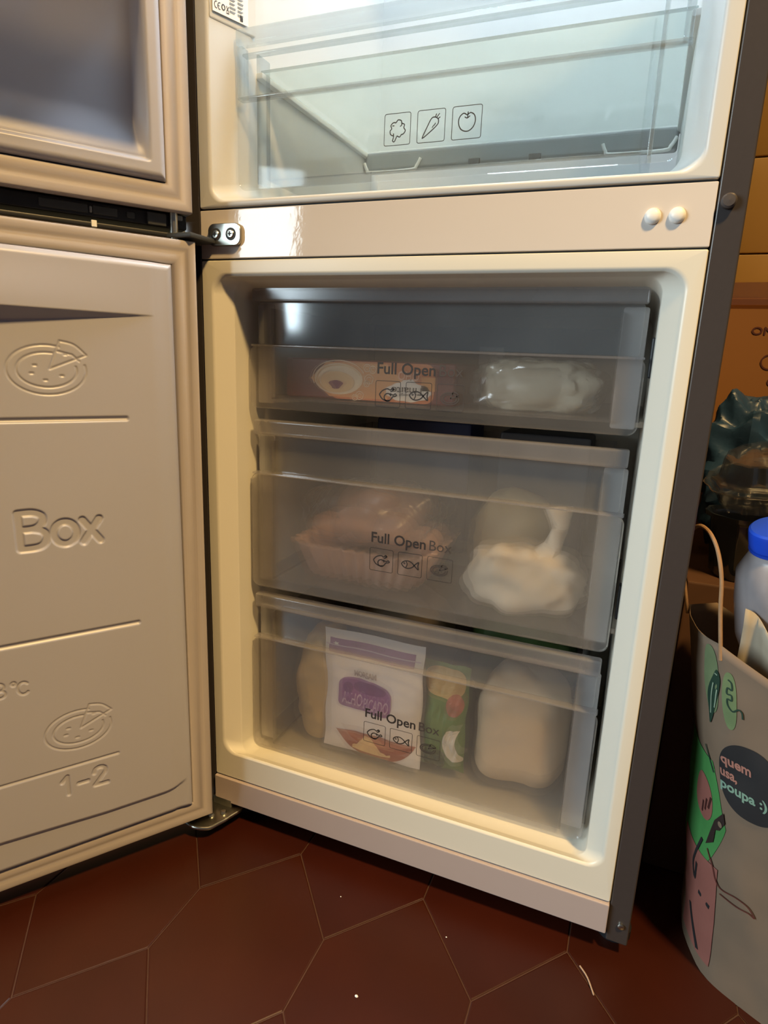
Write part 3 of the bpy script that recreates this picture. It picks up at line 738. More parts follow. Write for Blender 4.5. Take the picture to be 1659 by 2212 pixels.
sheet_m = mat('pale_frozen_dough', (0.78, 0.74, 0.60), 0.42, var=0.10, scale=25, bump=0.3, bscale=60)
V, F = blob((0.4260, 0.150, 0.7010), (0.076, 0.056, 0.034), 3.4, 64, 36, 0.10, 28, 3, 0.28, flat=0.83)
o = mk('frozen_bag', V, F, sheet_m, origin=(0.428, 0.145, zf))
tag(o, 'lumpy cream bag of frozen food beside the orange carton', 'bag')
V, F = blob((0.4280, 0.112, 0.7035), (0.080, 0.034, 0.0345), 3.2, 60, 30, 0.08, 40, 8, 0.3, flat=0.87)
wrap = mk('wrapper', V, F, clear('crinkled_clear_wrap', (0.92, 0.92, 0.90), 0.10, (0.8, 0.8, 0.75), 0.10, 0.7, 0.12), o)
V, F = boxg(0.288, 0.330, 0.36, 0.375, zf, 0.7560, 0.002)
o = mk('card_tag', V, F, mat('grey_card', (0.50, 0.48, 0.45), 0.6), origin=(0.309, 0.367, zf)); tag(o, 'small grey upright card at the back of the upper freezer drawer', 'card')

# --- middle drawer
zf = 0.4055
TR = empty('pastry_tray', (0.2, 0.19, zf), 'fluted tray of pinkish frozen pastries under loose film in the middle freezer drawer', 'tray')
def fluted(cx, cy, prof, rx, ry, n=288, fl_=36, amp=0.0042):
    P = np.array(rring(-rx, rx, -ry, ry, min(rx, ry) * 0.55, 24)); P = np.vstack([P, P[:1]])
    L = np.concatenate([[0], np.cumsum(np.hypot(*np.diff(P, axis=0).T))]); tt = np.linspace(0, L[-1], n, endpoint=False)
    X, Y = np.interp(tt, L, P[:, 0]), np.interp(tt, L, P[:, 1]); wv = amp * np.cos(2 * math.pi * fl_ * tt / L[-1])
    R_ = np.hypot(X, Y); rings = []
    for k, h in prof: rings.append([(cx + x * k + x / r * a, cy + y * k + y / r * a, h) for x, y, r, a in zip(X, Y, R_, wv)])
    return rings
V, F = loft(fluted(0.1930, 0.157, [(0.80, zf), (0.93, zf + 0.036), (0.96, zf + 0.046), (1.0, zf + 0.050), (1.0, zf + 0.053), (0.93, zf + 0.050), (0.78, zf + 0.004)], 0.110, 0.082), True, True)
mk('fluted_base', V, F, mat('pinkish_tray', (0.66, 0.44, 0.35), 0.4, var=0.25, scale=14), TR, angle=0)
meat = mat('brown_pink_pastry', (0.50, 0.31, 0.24), 0.5, var=0.3, scale=26, bump=0.2, bscale=90)
for i, (x, y, z, r) in enumerate(((0.132, 0.135, 0.468, 0.034), (0.180, 0.130, 0.480, 0.038), (0.235, 0.135, 0.478, 0.038), (0.275, 0.150, 0.465, 0.030), (0.160, 0.190, 0.500, 0.045), (0.225, 0.195, 0.505, 0.046), (0.200, 0.160, 0.512, 0.036))):
    V, F = blob((x, y, z), (r, r * 0.9, r * 0.8), 2.2, 28, 16, 0.12, 30, i + 2)
    mk('pastry', V, F, meat, TR)
V, F = blob((0.1930, 0.160, 0.5020), (0.103, 0.080, 0.044), 2.8, 72, 40, 0.07, 22, 5, 0.22)
mk('film_wrap', V, F, clear('cling_film', (0.92, 0.90, 0.88), 0.12, (0.78, 0.74, 0.70), 0.05, 0.5, 0.28), TR)
cream2 = mat('cream_freezer_bag', (0.80, 0.72, 0.58), 0.45, var=0.10, scale=16, bump=0.25, bscale=40)
V, F = blob((0.4330, 0.125, 0.4440), (0.082, 0.060, 0.044), 2.5, 64, 36, 0.13, 20, 7, 0.30, flat=0.86)
o = mk('freezer_bag', V, F, cream2, origin=(0.433, 0.125, zf)); tag(o, 'plump cream freezer bag with a gathered neck in the middle freezer drawer', 'bag')
V, F = tube([(0.455, 0.125, 0.470), (0.468, 0.122, 0.495), (0.474, 0.120, 0.520), (0.470, 0.125, 0.548)], [0.024, 0.013, 0.010, 0.019], 14)
V = [tuple(np.array(v) + 0.004 * np.array(noise.noise_vector(Vector(v) * 70))) for v in V]
mk('bag_neck', V, F, cream2, o)
yel = mat('amber_freezer_bag', (0.62, 0.46, 0.24), 0.5, var=0.18, scale=18)
V, F = blob((0.395, 0.245, 0.4720), (0.066, 0.046, 0.068), 2.4, 44, 26, 0.14, 18, 12, 0.2, flat=0.93)
o = mk('freezer_bag', V, F, yel, origin=(0.375, 0.235, zf)); tag(o, 'dull amber freezer bag standing behind the plump cream one', 'bag')
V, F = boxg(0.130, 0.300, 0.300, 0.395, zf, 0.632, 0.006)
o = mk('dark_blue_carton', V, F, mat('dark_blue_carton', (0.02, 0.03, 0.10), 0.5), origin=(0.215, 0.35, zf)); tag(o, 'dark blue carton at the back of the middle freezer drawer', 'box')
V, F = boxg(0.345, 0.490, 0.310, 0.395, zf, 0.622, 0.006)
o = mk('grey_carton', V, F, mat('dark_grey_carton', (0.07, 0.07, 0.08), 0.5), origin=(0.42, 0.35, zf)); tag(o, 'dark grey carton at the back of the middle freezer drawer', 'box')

# --- lower drawer
zf = 0.1265
PO = empty('garlic_pouch', (0.232, 0.075, zf), 'white resealable pouch with purple band and printed bowl in the lower freezer drawer', 'pouch')
def pouch(x0, x1, z0, z1, yc, depth, nx=26, nz=34, amp=0.003, seed=1):
    Vf, Vb, F = [], [], []
    def fr(a, b):
        ex = min(a, 1 - a) * 2; ez = min(b, 1 - b) * 2
        p = (1 - (1 - min(1, ex * 1.5)) ** 2) ** 0.6 * (1 - (1 - min(1, ez * 1.2)) ** 2) ** 0.6
        p *= 1.0 - 0.75 * max(0, (b - 0.45) / 0.55)
        nz_ = noise.noise(Vector((a * 5 + seed, b * 6, seed))) * amp + noise.noise(Vector((a * 12, b * 11 + seed, seed))) * amp * 0.5
        xw = 0.004 * noise.noise(Vector((b * 4, seed, 0.3))) + 0.006 * math.sin(b * 3.1) * (0.5 - a)
        return x0 + a * (x1 - x0) + xw, z0 + b * (z1 - z0) + 0.003 * noise.noise(Vector((a * 3, 1.3, seed))), p * depth + nz_ * (0.2 + 0.8 * p)
    for j in range(nz + 1):
        for i in range(nx + 1):
            x, z, t = fr(i / nx, j / nz); Vf.append((x, yc - t, z)); Vb.append((x, yc + 0.0008 + max(0.0, t), z))
    n = len(Vf)
    for j in range(nz):
        for i in range(nx):
            a = j * (nx + 1) + i
            F.append([a, a + 1, a + nx + 2, a + nx + 1]); F.append([n + a + nx + 1, n + a + nx + 2, n + a + 1, n + a])
    edge = [i for i in range(nx + 1)] + [j * (nx + 1) + nx for j in range(1, nz + 1)] + [nz * (nx + 1) + i for i in range(nx - 1, -1, -1)] + [j * (nx + 1) for j in range(nz - 1, 0, -1)]
    for k in range(len(edge)):
        a, b = edge[k], edge[(k + 1) % len(edge)]
        F.append([b, a, n + a, n + b])
    return Vf + Vb, F, fr
PX0, PX1, PZ0, PZ1, PY = 0.1500, 0.3120, zf + 0.003, 0.3300, 0.0790
V, F, pfn = pouch(PX0, PX1, PZ0, PZ1, PY, 0.0125)
mk('pouch_film', V, F, mat('white_pouch_film', (0.82, 0.78, 0.75), 0.32, var=0.03, bump=0.12, bscale=30), PO)
def onp(lift):
    def f(x, z):
        a = (x - PX0) / (PX1 - PX0); b = (z - PZ0) / (PZ1 - PZ0)
        X, Z, t = pfn(min(max(a, 0), 1), min(max(b, 0), 1)); return (X, PY - t - lift, Z)
    return f
def gridpoly(x0, x1, z0, z1, nx, nz, test=None, mapf=None):
    V, F, id_ = [], [], {}
    for j in range(nz + 1):
        for i in range(nx + 1):
            p = (x0 + (x1 - x0) * i / nx, z0 + (z1 - z0) * j / nz)
            if mapf: p = mapf(i / nx, j / nz)
            id_[i, j] = len(V); V.append(np.array(p))
    for j in range(nz):
        for i in range(nx): F.append([id_[i, j], id_[i + 1, j], id_[i + 1, j + 1], id_[i, j + 1]])
    return V, F
def discmap(cx, cz, hx, hz, p=4.0):
    def f(u, v):
        a, b = 2 * u - 1, 2 * v - 1
        m = max(abs(a), abs(b)) or 1; L = (abs(a) ** p + abs(b) ** p) ** (1 / p) or 1
        return cx + a * m / L * hx, cz + b * m / L * hz
    return f
purple = mat('purple_pouch_print', (0.27, 0.10, 0.31), 0.4, var=0.08)
purple2 = mat('dark_purple_pouch_print', (0.16, 0.05, 0.20), 0.4, var=0.1)
sheet('zip_band', gridpoly(0.1575, 0.2985, 0.2935, 0.3050, 24, 3), onp(0.0006), purple, PO)
sheet('zip_band', gridpoly(0.1590, 0.2985, 0.3065, 0.3165, 24, 3), onp(0.0006), purple, PO)
sheet('zip_ridge', gridpoly(0.1520, 0.3080, 0.3050, 0.3066, 24, 1), onp(0.0014), mat('pale_lilac_zip', (0.62, 0.50, 0.66), 0.3), PO)
sheet('star_mark', fan([(0.1700 + (0.0060 if k % 2 else 0.0025) * math.cos(k * math.pi / 5), 0.3085 + (0.0034 if k % 2 else 0.0014) * math.sin(k * math.pi / 5)) for k in range(10)]), onp(0.0010), M['white'], PO)
sheet('band_lettering', fit(text2('abrir aqui', 0.0), 0.1950, 0.2500, 0.3095, 0.3140), onp(0.0010), purple2, PO)
sheet('maker_lettering', fit(text2('MORSAM', 0.03), 0.2030, 0.2400, 0.2640, 0.2725), onp(0.0008), mat('grey_pouch_print', (0.40, 0.35, 0.32), 0.5), PO)
sheet('purple_patch', gridpoly(0, 1, 0, 1, 22, 14, None, lambda u, v: (lambda q: (q[0], q[1] + 0.006 * math.cos((q[0] - 0.210) / 0.045 * 1.4) - 0.003))(discmap(0.2200, 0.2330, 0.0450, 0.0250, 5)(u, v))), onp(0.0008), purple, PO)
sheet('patch_dark_print', gridpoly(0, 1, 0, 1, 14, 8, None, discmap(0.2290, 0.2480, 0.0270, 0.0090, 2.5)), onp(0.0011), purple2, PO)  # darker purple areas printed on the patch
sheet('patch_dark_print', gridpoly(0, 1, 0, 1, 8, 8, None, discmap(0.1925, 0.2440, 0.0085, 0.0085, 2.2)), onp(0.0011), purple2, PO)
sheet('pouch_lettering', fit(text2('ALHO', 0.01), 0.1830, 0.2180, 0.2170, 0.2370), onp(0.0012), mat('lilac_lettering', (0.62, 0.46, 0.64), 0.5), PO)
sheet('pouch_lettering', fit(text2('PICADO', 0.01), 0.2205, 0.2610, 0.2145, 0.2330), onp(0.0012), mat('lilac_lettering_b', (0.56, 0.40, 0.58), 0.5), PO)
bowl = mat('printed_terracotta_bowl', (0.36, 0.085, 0.035), 0.5, var=0.25, scale=40)
bowl2 = mat('printed_bowl_inside', (0.50, 0.17, 0.09), 0.5, var=0.2, scale=30)
sheet('bowl_picture', gridpoly(0, 1, 0, 1, 22, 10, None, lambda u, v: (0.1735 + 0.1330 * u, 0.1690 - (1 - v) * 0.0430 * (1 - abs(2 * u - 1) ** 2.4) + 0.006 * v * math.sin(u * 3.14) * 0.8)), onp(0.0007), bowl, PO)
sheet('bowl_picture', gridpoly(0, 1, 0, 1, 22, 8, None, lambda u, v: (0.1800 + 0.1220 * u, 0.1680 - (1 - v) * 0.0150 * (1 - abs(2 * u - 1) ** 2) + 0.002)), onp(0.0010), bowl2, PO)
sheet('garlic_heap_picture', gridpoly(0, 1, 0, 1, 20, 10, None, lambda u, v: (0.2020 + 0.0640 * u, 0.1400 + v * (0.0300 * math.exp(-((u - 0.42) / 0.25) ** 2) + 0.004 + 0.0012 * math.sin(u * 40)) - 0.004 * math.sin(u * 3.14))), onp(0.0013), mat('printed_garlic', (0.84, 0.57, 0.27), 0.5, var=0.2, scale=160), PO)

def tagb(name, vf, m, org, label, cat='bag', group=None):
    o = mk(name, vf[0], vf[1], m, origin=org); return tag(o, label, cat, group)
green = mat('green_bag_print', (0.10, 0.20, 0.035), 0.42, var=0.35, scale=20)
V, F, gfn = pouch(0.3060, 0.3760, zf + 0.003, 0.3020, 0.1000, 0.020, 18, 26, 0.006, 6)
GB = mk('vegetable_bag', V, F, green, origin=(0.34, 0.1, zf)); tag(GB, 'green printed vegetable bag standing beside the white pouch', 'bag')
def ong(lift):
    def f(x, z):
        a = (x - 0.3060) / 0.07; b = (z - zf) / (0.3020 - zf)
        X, Z, t = gfn(min(max(a, 0), 1), min(max(b, 0), 1)); return (X, 0.1000 - t - lift, Z)
    return f
sheet('amber_print', gridpoly(0, 1, 0, 1, 12, 12, None, discmap(0.340, 0.275, 0.032, 0.022, 3)), ong(0.0012), mat('amber_bag_print', (0.60, 0.40, 0.14), 0.5, var=0.3, scale=30), GB)
sheet('red_print', gridpoly(0, 1, 0, 1, 8, 8, None, discmap(0.358, 0.243, 0.014, 0.018, 2)), ong(0.0014), mat('red_bag_print', (0.42, 0.13, 0.08), 0.5, var=0.3, scale=40), GB)
sheet('white_print', gridpoly(0, 1, 0, 1, 8, 14, None, lambda u, v: (0.352 + 0.020 * u - 0.012 * v * (1 - v) * 4 + 0.010 * (1 - v), 0.150 + 0.055 * v)), ong(0.0014), mat('white_bag_print', (0.72, 0.70, 0.64), 0.5), GB)
sheet('dark_print', gridpoly(0, 1, 0, 1, 8, 8, None, discmap(0.332, 0.150, 0.018, 0.018, 3)), ong(0.0012), mat('dark_bag_print', (0.05, 0.07, 0.03), 0.5), GB)
tagb('freezer_bag', blob((0.1270, 0.130, 0.2150), (0.042, 0.055, 0.095), 2.6, 44, 30, 0.12, 18, 21, 0.2, flat=0.93), mat('ochre_freezer_bag', (0.50, 0.37, 0.17), 0.5, var=0.2, scale=16), (0.127, 0.13, zf), 'ochre freezer bag left of the white pouch in the lower drawer')
beige = mat('beige_freezer_bag', (0.60, 0.47, 0.32), 0.5, var=0.12, scale=14)
tagb('freezer_bag', blob((0.4480, 0.160, 0.2050), (0.066, 0.072, 0.084), 3.6, 48, 30, 0.06, 14, 25, 0.10, flat=0.93), beige, (0.448, 0.16, zf), 'big beige freezer bag right of the green vegetable bag')
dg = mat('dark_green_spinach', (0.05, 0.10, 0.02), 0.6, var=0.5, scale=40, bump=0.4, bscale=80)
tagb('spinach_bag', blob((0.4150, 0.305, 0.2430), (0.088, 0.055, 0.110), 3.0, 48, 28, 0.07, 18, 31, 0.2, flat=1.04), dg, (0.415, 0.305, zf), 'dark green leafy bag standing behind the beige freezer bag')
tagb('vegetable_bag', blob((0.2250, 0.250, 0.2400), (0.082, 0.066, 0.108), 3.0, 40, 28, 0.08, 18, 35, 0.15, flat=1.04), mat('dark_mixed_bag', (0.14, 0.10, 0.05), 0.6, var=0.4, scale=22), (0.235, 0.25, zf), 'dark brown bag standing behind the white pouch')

# ================================================================== THINGS BESIDE THE FRIDGE
random.seed(2)
# carton standing against the wall
kraft = mat('orange_brown_cardboard', (0.25, 0.105, 0.025), 0.55, var=0.10, scale=10)
CB = empty('cardboard_box', (0.86, 0.5, 0.0), 'tall orange-brown cardboard carton with ON lettering against the tiled wall', 'box')
box('carton_body', 0.640, 1.06, 0.400, 0.640, 0.0, 0.8400, kraft, CB, 0.004)
V, F = boxg(0.640, 1.06, 0.396, 0.4005, 0.8250, 0.8580, 0.001)
tape = clear('packing_tape', (0.80, 0.66, 0.45), 0.12, (0.5, 0.33, 0.14), 0.12, 0.7, 0.08)
mk('packing_tape', [(x, y + 0.004 * math.sin(x * 90) * (z > 0.84), z + 0.003 * math.sin(x * 60 + 1)) for x, y, z in V], F, tape, CB)
bx_ink = mat('dark_red_carton_ink', (0.07, 0.012, 0.008), 0.6)
bf = lambda a, b: (a, 0.3990, b)
sheet('carton_lettering', fit(text2('ONLY', 0.02), 0.6925, 0.7440, 0.7865, 0.7975), bf, bx_ink, CB)
sheet('carton_mark', ribbon(ell(0.7225, 0.7470, 0.0105, 0.0105, n=24), 0.0022, True), bf, bx_ink, CB)
sheet('carton_mark', fan(ell(0.7300, 0.7180, 0.0060, 0.0060, n=16)), bf, bx_ink, CB)

# crumpled teal carrier bag on a heap
tealm = mat('teal_bag_plastic', (0.018, 0.050, 0.105), 0.40, var=0.7, scale=14, bump=0.5, bscale=55)
def crumple(c, rad, e, nu, nv, seed, amp, ns):
    V, F = blob(c, rad, e, nu, nv)
    out = []
    for v in V:
        d = Vector(v) - Vector(c); q = d * ns + Vector((seed, seed * 2.1, 0.7 * seed))
        dist, _ = noise.voronoi(q)
        f = 1 + amp * (dist[0] - 0.5) * 1.6 + amp * 0.6 * (dist[1] - dist[0] - 0.25) + amp * 0.6 * noise.noise(q * 0.6)
        out.append(tuple(Vector(c) + d * f))
    return out, F
V, F = crumple((0.705, 0.340, 0.590), (0.054, 0.036, 0.108), 3.0, 130, 90, 4.0, 0.34, 40)
o = mk('carrier_bag', V, F, tealm, origin=(0.705, 0.332, 0.47), angle=22); tag(o, 'crumpled teal plastic carrier bag between the fridge and the carton', 'bag')
# brown carton that carries it
CB2 = tag(box('cardboard_box', 0.640, 0.98, 0.185, 0.385, 0.0, 0.4550, mat('dark_brown_cardboard', (0.085, 0.038, 0.018), 0.65, var=0.15), None, 0.004, origin=(0.81, 0.27, 0)), 'low dark brown cardboard box under the teal bag', 'box')
# clear plastic food tubs
tubm = clear('clear_tub_plastic', (0.86, 0.86, 0.85), 0.03, (0.30, 0.28, 0.26), 0.10, 1.0, 0.03, nscale=20, nvar=0.5)
tubd = clear('smoky_tub_plastic', (0.45, 0.46, 0.48), 0.30, (0.05, 0.055, 0.06), 0.10, 0.9, 0.08, nscale=20, nvar=0.5)
def tubmesh(c, R, h, flip=1, rot=(0.25, -0.18)):
    prof = [(0.02 * R, h * 0.02), (0.72 * R, 0), (0.78 * R, 0.06 * h), (0.90 * R, 0.88 * h), (0.93 * R, 0.92 * h), (1.04 * R, 0.93 * h), (1.06 * R, h), (1.0 * R, h), (0.90 * R, 0.95 * h), (0.86 * R, 0.86 * h), (0.75 * R, 0.10 * h), (0.02 * R, 0.06 * h)]
    V, F = lathe(prof, 48, (0, 0, 0))
    out = []
    for x, y, z in V:
        rr = math.hypot(x, y); t = math.atan2(y, x); k = 1 + 0.025 * math.cos(12 * t) * (rr > 0.5 * R)
        p = Vector((x * k, y * k, z * flip)); p.rotate(Matrix.Rotation(rot[0], 3, 'X') @ Matrix.Rotation(rot[1], 3, 'Y')); out.append((p.x + c[0], p.y + c[1], p.z + c[2]))
    return out, F
TB = empty('clear_food_tub', (0.716, 0.235, 0.545), 'clear plastic food tub with domed lid lying on the smoky tub', 'tub')
V, F = tubmesh((0.716, 0.232, 0.5650), 0.062, 0.034, 1); mk('tub_body', V, F, tubm, TB)
V, F = tubmesh((0.712, 0.226, 0.6300), 0.060, 0.030, -1); mk('tub_lid', V, F, tubm, TB)
V, F = tubmesh((0.712, 0.244, 0.4565), 0.054, 0.088, 1, (0.0, 0.0))
o = mk('smoky_food_tub', V, F, tubd, origin=(0.712, 0.244, 0.4565)); tag(o, 'dark smoky plastic tub standing on the low brown box', 'tub')
# bottle with blue cap
BT = empty('plastic_bottle', (0.730, 0.070, 0.420), 'cloudy grey plastic bottle with a bright blue screw cap above the paper bag', 'bottle')
botm = mat('cloudy_bottle_plastic', (0.34, 0.31, 0.32), 0.25, var=0.15, scale=40)
prof = [(0.005, 0.0), (0.039, 0.002), (0.043, 0.02), (0.043, 0.070), (0.040, 0.105), (0.027, 0.128), (0.0235, 0.134), (0.0235, 0.150), (0.002, 0.150)]
def tilt(VF, c, ax, ay):
    R_ = Matrix.Rotation(ax, 3, 'X') @ Matrix.Rotation(ay, 3, 'Y')
    return [tuple(R_ @ Vector(v) + Vector(c)) for v in VF[0]], VF[1]
bc = (0.7360, 0.091, 0.4200)
V, F = tilt(lathe(prof, 36), bc, 0.28, -0.20); mk('bottle_body', V, F, botm, BT)
capp = []
for r, h in [(0.002, 0.161), (0.024, 0.161), (0.0262, 0.1590), (0.0268, 0.156), (0.0268, 0.142), (0.0262, 0.1385), (0.0240, 0.1380), (0.002, 0.139)]: capp.append((r, h))
V, F = tilt(lathe(capp[::-1], 44), bc, 0.28, -0.20); mk('blue_cap', V, F, mat('blue_cap_plastic', (0.012, 0.07, 0.62), 0.35, var=0.05), BT)
V, F = tilt(lathe([(0.0245, 0.1340), (0.0270, 0.1345), (0.0270, 0.1370), (0.0245, 0.1375)], 36), bc, 0.28, -0.20); mk('cap_ring', V, F, mat('blue_cap_ring', (0.012, 0.06, 0.50), 0.4), BT)

# paper shopping bag
bagm = mat('brown_kraft_paper', (0.175, 0.122, 0.082), 0.7, var=0.10, scale=30, bump=0.15, bscale=24)
BB = np.array([0.742, 0.0, 0.0]); BTp = np.array([0.6626, 0.0, 0.447]); br = np.array([0.866, -0.5, 0.0]); bd = np.array([0.5, 0.866, 0.0])
def bsurf(u, v, lift=0.0):
    P = BB + (BTp - BB) * (v / 0.454)
    k = 0.012
    up = 0.5 * (u + math.sqrt(u * u + k * k)) - k / 2; un = up - u
    amp = 0.020 + 0.026 * max(0, 1 - v / 0.30)
    q = P + br * up + np.array([-amp * (1 - math.exp(-un / 0.03)), un, 0])
    nn = 0.0035 * noise.noise(Vector((u * 14, v * 9, 2.0))) + 0.0022 * noise.noise(Vector((u * 30, v * 22, 5.0)))
    w_ = 1 / (1 + math.exp(-u / 0.01))
    nrm = np.array([-0.5, -0.866, 0.12]) * w_ + np.array([-0.97, -0.22, 0.1]) * (1 - w_)
    return q + nrm * (nn + lift)
PBG = empty('paper_bag', (0.80, 0.0, 0.0), 'brown kraft paper shopping bag with green print and dark slogan oval', 'paper bag')
us = list(np.linspace(-0.115, -0.02, 12)) + list(np.linspace(-0.015, 0.02, 9)) + list(np.linspace(0.03, 0.24, 14))
vs = np.linspace(0.0, 0.454, 36)
rings = []
for v in vs:
    P = BB + (BTp - BB) * (v / 0.454)
    ring = [bsurf(u, v * (1 - 0.10 * max(0, u) * (v / 0.454) / 0.24 * 2)) for u in us]
    e0, e1 = ring[0], ring[-1]
    bk1 = e1 + bd * 0.17; bk0 = e0 + np.array([0.035, 0.030, 0.0])
    side = [e1 + bd * 0.17 * t + br * (-0.02 * math.sin(math.pi * t)) for t in (0.25, 0.5, 0.75)]
    back = [bk1 + (bk0 - bk1) * t + np.array([0, 0.012 * math.sin(9 * t), 0.012 * math.sin(6 * t) * (v / 0.454) ** 6]) for t in np.linspace(0, 1, 12)]
    rings.append([tuple(p) for p in ring + side + back])
V, F = loft(rings, False, True)
bagb = mk('bag_body', V, F, bagm, PBG, angle=60)
sol = bagb.modifiers.new('thickness', 'SOLIDIFY'); sol.thickness = 0.0006; sol.offset = 0
L1, L2 = (lambda u, v: tuple(bsurf(u, v, 0.0012))), (lambda u, v: tuple(bsurf(u, v, 0.0018)))
L3 = lambda u, v: tuple(bsurf(u, v, 0.0024))
pg = mat('green_bag_ink', (0.05, 0.22, 0.055), 0.7, var=0.2, scale=30)
pk = mat('dark_bag_ink', (0.012, 0.012, 0.014), 0.7)
pkg = mat('dark_green_bag_ink', (0.008, 0.035, 0.02), 0.7)
pp = mat('pink_bag_ink', (0.25, 0.09, 0.07), 0.7, var=0.15, scale=20)
ppk = mat('salmon_lettering', (0.36, 0.16, 0.12), 0.7)
pmint = mat('mint_lettering', (0.18, 0.30, 0.23), 0.7)
# slogan oval: cut on its far side by the fold
sheet('slogan_oval', gridpoly(0, 1, 0, 1, 26, 20, None, lambda a, b: (lambda q: (q[0], q[1] + 0.06 * (q[0] - 0.03)))(discmap(0.0285, 0.3035, 0.0330, 0.0440, 2.3)(a, b))), L1, pk, PBG)
sheet('slogan_lettering', fit(text2('quem', 0.03), -0.0012, 0.0305, 0.3150, 0.3265), L2, ppk, PBG)
sheet('slogan_lettering', fit(text2('usa,', 0.03), -0.0030, 0.0155, 0.2985, 0.3100), L2, ppk, PBG)
sheet('slogan_lettering', fit(text2('poupa :)', 0.03), -0.0030, 0.0460, 0.2835, 0.2945), L2, pmint, PBG)
# green and pink brush prints
sheet('green_print', gridpoly(0, 1, 0, 1, 22, 24, None, lambda a, b: (-0.095 + a * (0.095 + float(np.interp(b, [0, 0.35, 0.62, 0.85, 1.0], [-0.055, -0.016, 0.0015, -0.006, -0.014]))), 0.105 + b * 0.200)), L1, pg, PBG)
sheet('green_print', gridpoly(0, 1, 0, 1, 10, 18, None, discmap(0.0105, 0.3930, 0.0075, 0.0330, 2.4)), L1, mat('pale_green_bag_ink', (0.14, 0.20, 0.085), 0.7, var=0.25, scale=60), PBG)
sheet('green_print', gridpoly(0, 1, 0, 1, 8, 14, None, discmap(-0.0105, 0.4080, 0.0100, 0.0400, 2.4)), L1, mat('pale_green_bag_ink_b', (0.13, 0.175, 0.085), 0.7, var=0.25, scale=60), PBG)
sheet('scribble_print', ribbon(catmull([(0.0095, 0.4175), (0.0130, 0.4150), (0.0135, 0.4070), (0.0092, 0.4080), (0.0085, 0.4010), (0.0130, 0.4010), (0.0132, 0.3950), (0.0090, 0.3950), (0.0092, 0.3880), (0.0140, 0.3830), (0.0200, 0.3880), (0.0235, 0.3860), (0.0240, 0.3790)], 4), 0.0018), L2, pkg, PBG)
sheet('leaf_print', fan(catmull([(-0.002, 0.4230), (-0.0065, 0.4140), (-0.0150, 0.3900), (-0.0155, 0.3700), (-0.0135, 0.3530), (-0.0070, 0.3720), (-0.0005, 0.3950), (0.0015, 0.4130)], 4, True)), L2, pkg, PBG)
for p in ([(-0.0055, 0.4060), (-0.0090, 0.3880), (-0.0120, 0.3660)], [(-0.0015, 0.4000), (-0.0040, 0.3850), (-0.0060, 0.3760)], [(-0.0040, 0.4180), (-0.0010, 0.4170)]):
    sheet('leaf_vein', ribbon(catmull(p, 4), 0.0014), L3, mat('sage_bag_ink', (0.22, 0.30, 0.22), 0.7), PBG)
sheet('stem_print', ribbon([(-0.0250, 0.3190), (-0.0190, 0.3060), (-0.0125, 0.2920)], 0.0024), L2, pkg, PBG)
sheet('pink_print', gridpoly(0, 1, 0, 1, 12, 12, None, discmap(-0.0330, 0.2470, 0.0200, 0.0290, 2.2)), L2, pp, PBG)
for a, b in ((-0.0300, 0.2420), (-0.0220, 0.2500), (-0.0150, 0.2570)):
    sheet('seed_print', ribbon([(a, b), (a - 0.004, b - 0.017)], 0.0028), L3, mat('maroon_bag_ink', (0.045, 0.008, 0.006), 0.7), PBG)
sheet('pink_print', gridpoly(0, 1, 0, 1, 16, 22, None, lambda a, b: (-0.085 + a * (0.066 + 0.012 * b), 0.020 + b * 0.150)), L2, pp, PBG)
sheet('dark_print', fan([(0.0005, 0.2510), (0.0015, 0.2380), (-0.0050, 0.2240), (-0.0100, 0.2200), (-0.0130, 0.2010), (-0.0230, 0.1900), (-0.0170, 0.2120), (-0.0100, 0.2330)]), L3, mat('brown_black_bag_ink', (0.02, 0.010, 0.008), 0.7), PBG)
sheet('hole_print', fan(ell(-0.0035, 0.2330, 0.0022, 0.0040, n=10)), lambda u, v: tuple(bsurf(u, v, 0.0030)), bagm, PBG)
sheet('dark_print', ribbon(catmull([(-0.030, 0.190), (-0.040, 0.160), (-0.048, 0.140), (-0.046, 0.120), (-0.036, 0.150)], 5), 0.004), L3, pk, PBG)
sheet('scribble_print', ribbon(catmull([(-0.020, 0.186), (-0.012, 0.170), (-0.009, 0.155), (-0.004, 0.148), (0.010, 0.152), (0.022, 0.150), (0.028, 0.140), (0.022, 0.142), (0.010, 0.140), (-0.006, 0.140)], 5), 0.0016), L3, mat('dark_red_bag_ink', (0.09, 0.018, 0.012), 0.7), PBG)
sheet('dark_print', ribbon([(-0.036, 0.110), (-0.018, 0.106)], 0.006), L3, pk, PBG)
sheet('dark_print', ribbon(catmull([(-0.056, 0.075), (-0.045, 0.045), (-0.036, 0.025)], 4), 0.006), L3, pk, PBG)
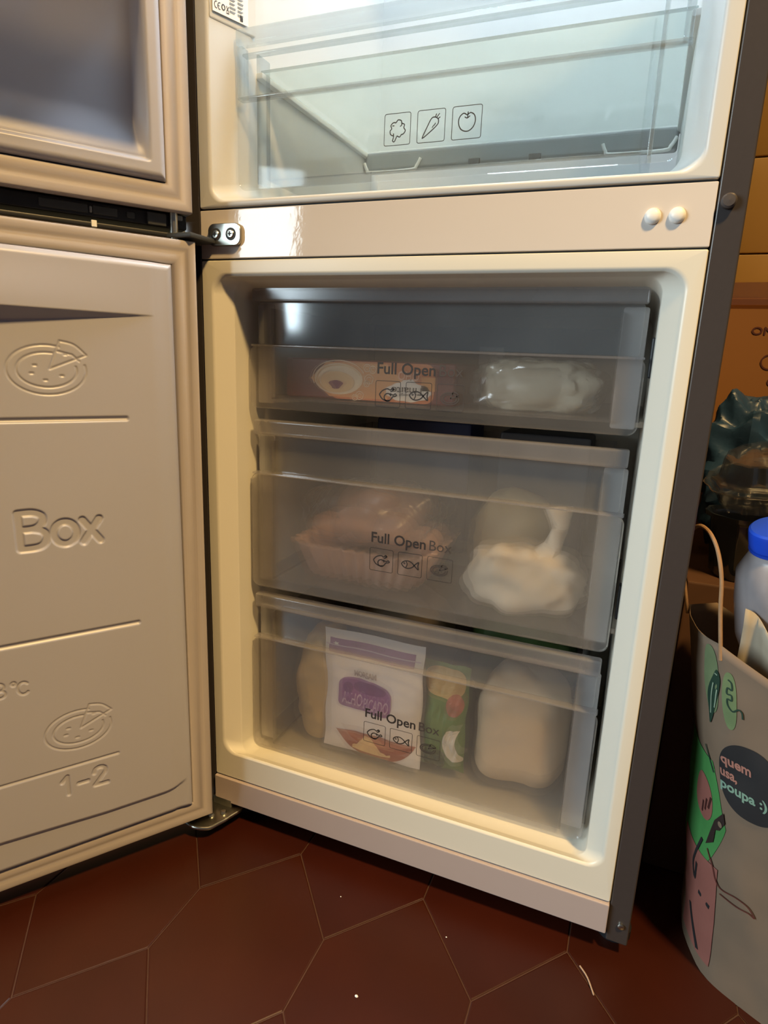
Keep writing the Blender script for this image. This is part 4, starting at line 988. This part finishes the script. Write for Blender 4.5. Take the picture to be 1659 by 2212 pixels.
# twine handle
hp = catmull([tuple(bsurf(0.0015, 0.436)), (0.6590, 0.002, 0.482), (0.6550, 0.005, 0.518), (0.6480, 0.012, 0.5457), (0.6395, 0.025, 0.5610), (0.6310, 0.042, 0.5640), (0.6262, 0.068, 0.5520), (0.6255, 0.090, 0.525), (0.6265, 0.102, 0.495), (0.6390, 0.1060, 0.438)], 6)
V, F = tube(hp, 0.0021, 8); mk('twine_handle', V, F, mat('brown_twine', (0.32, 0.19, 0.10), 0.8, var=0.2, scale=200), PBG)
# torn inner liner paper that stands up inside the mouth
V = []; F = []
for j in range(10):
    for i in range(16):
        u = i / 15; v = j / 9
        p = np.array([0.676, 0.0325, 0.30]) + br * (0.13 * u) + np.array([0.012 * math.sin(5 * u + 2 * v), 0.012 * math.sin(7 * u), v * (0.180 - 0.065 * u + 0.006 * math.sin(7 * u))])
        V.append(tuple(p))
for j in range(9):
    for i in range(15):
        a = j * 16 + i; F.append([a, a + 1, a + 17, a + 16])
cp = mk('crumpled_paper', V, F, mat('pale_crumpled_paper', (0.36, 0.31, 0.235), 0.7, var=0.1), origin=(0.73, 0.04, 0.30))
sol = cp.modifiers.new('thickness', 'SOLIDIFY'); sol.thickness = 0.0008
tag(cp, 'pale crumpled paper sticking up in the mouth of the paper bag', 'paper')
V, F = blob((0.775, 0.030, 0.395), (0.032, 0.028, 0.048), 2.2, 30, 20, 0.12, 40, 61, 0.3)
o = mk('teal_wad', V, F, mat('bright_teal_plastic', (0.02, 0.13, 0.20), 0.4, var=0.3, scale=30), origin=(0.775, 0.03, 0.36)); tag(o, 'small bright teal plastic wad inside the paper bag', 'plastic')
# crumbs on the floor
for x, y, r in ((0.3307, -0.1789, 0.0022), (0.405, -0.060, 0.0011), (0.252, -0.060, 0.0010)):
    V, F = blob((x, y, r * 0.7), (r, r * 0.8, r * 0.7), 2, 10, 6, 0.2, 300, 3)
    o = mk('crumb', V, F, M['white'], origin=(x, y, 0)); tag(o, 'tiny white crumb on the dark floor tiles', 'crumb', 'crumbs on the floor')
# scrap of thread on the floor
V, F = tube(catmull([(0.5700, -0.030, 0.0012), (0.580, -0.042, 0.0012), (0.589, -0.062, 0.0012)], 5), 0.0010, 6)
o = mk('thread_scrap', V, F, mat('pale_thread', (0.40, 0.28, 0.20), 0.8), origin=(0.58, -0.045, 0)); tag(o, 'short pale thread lying on the floor before the fridge corner', 'thread')
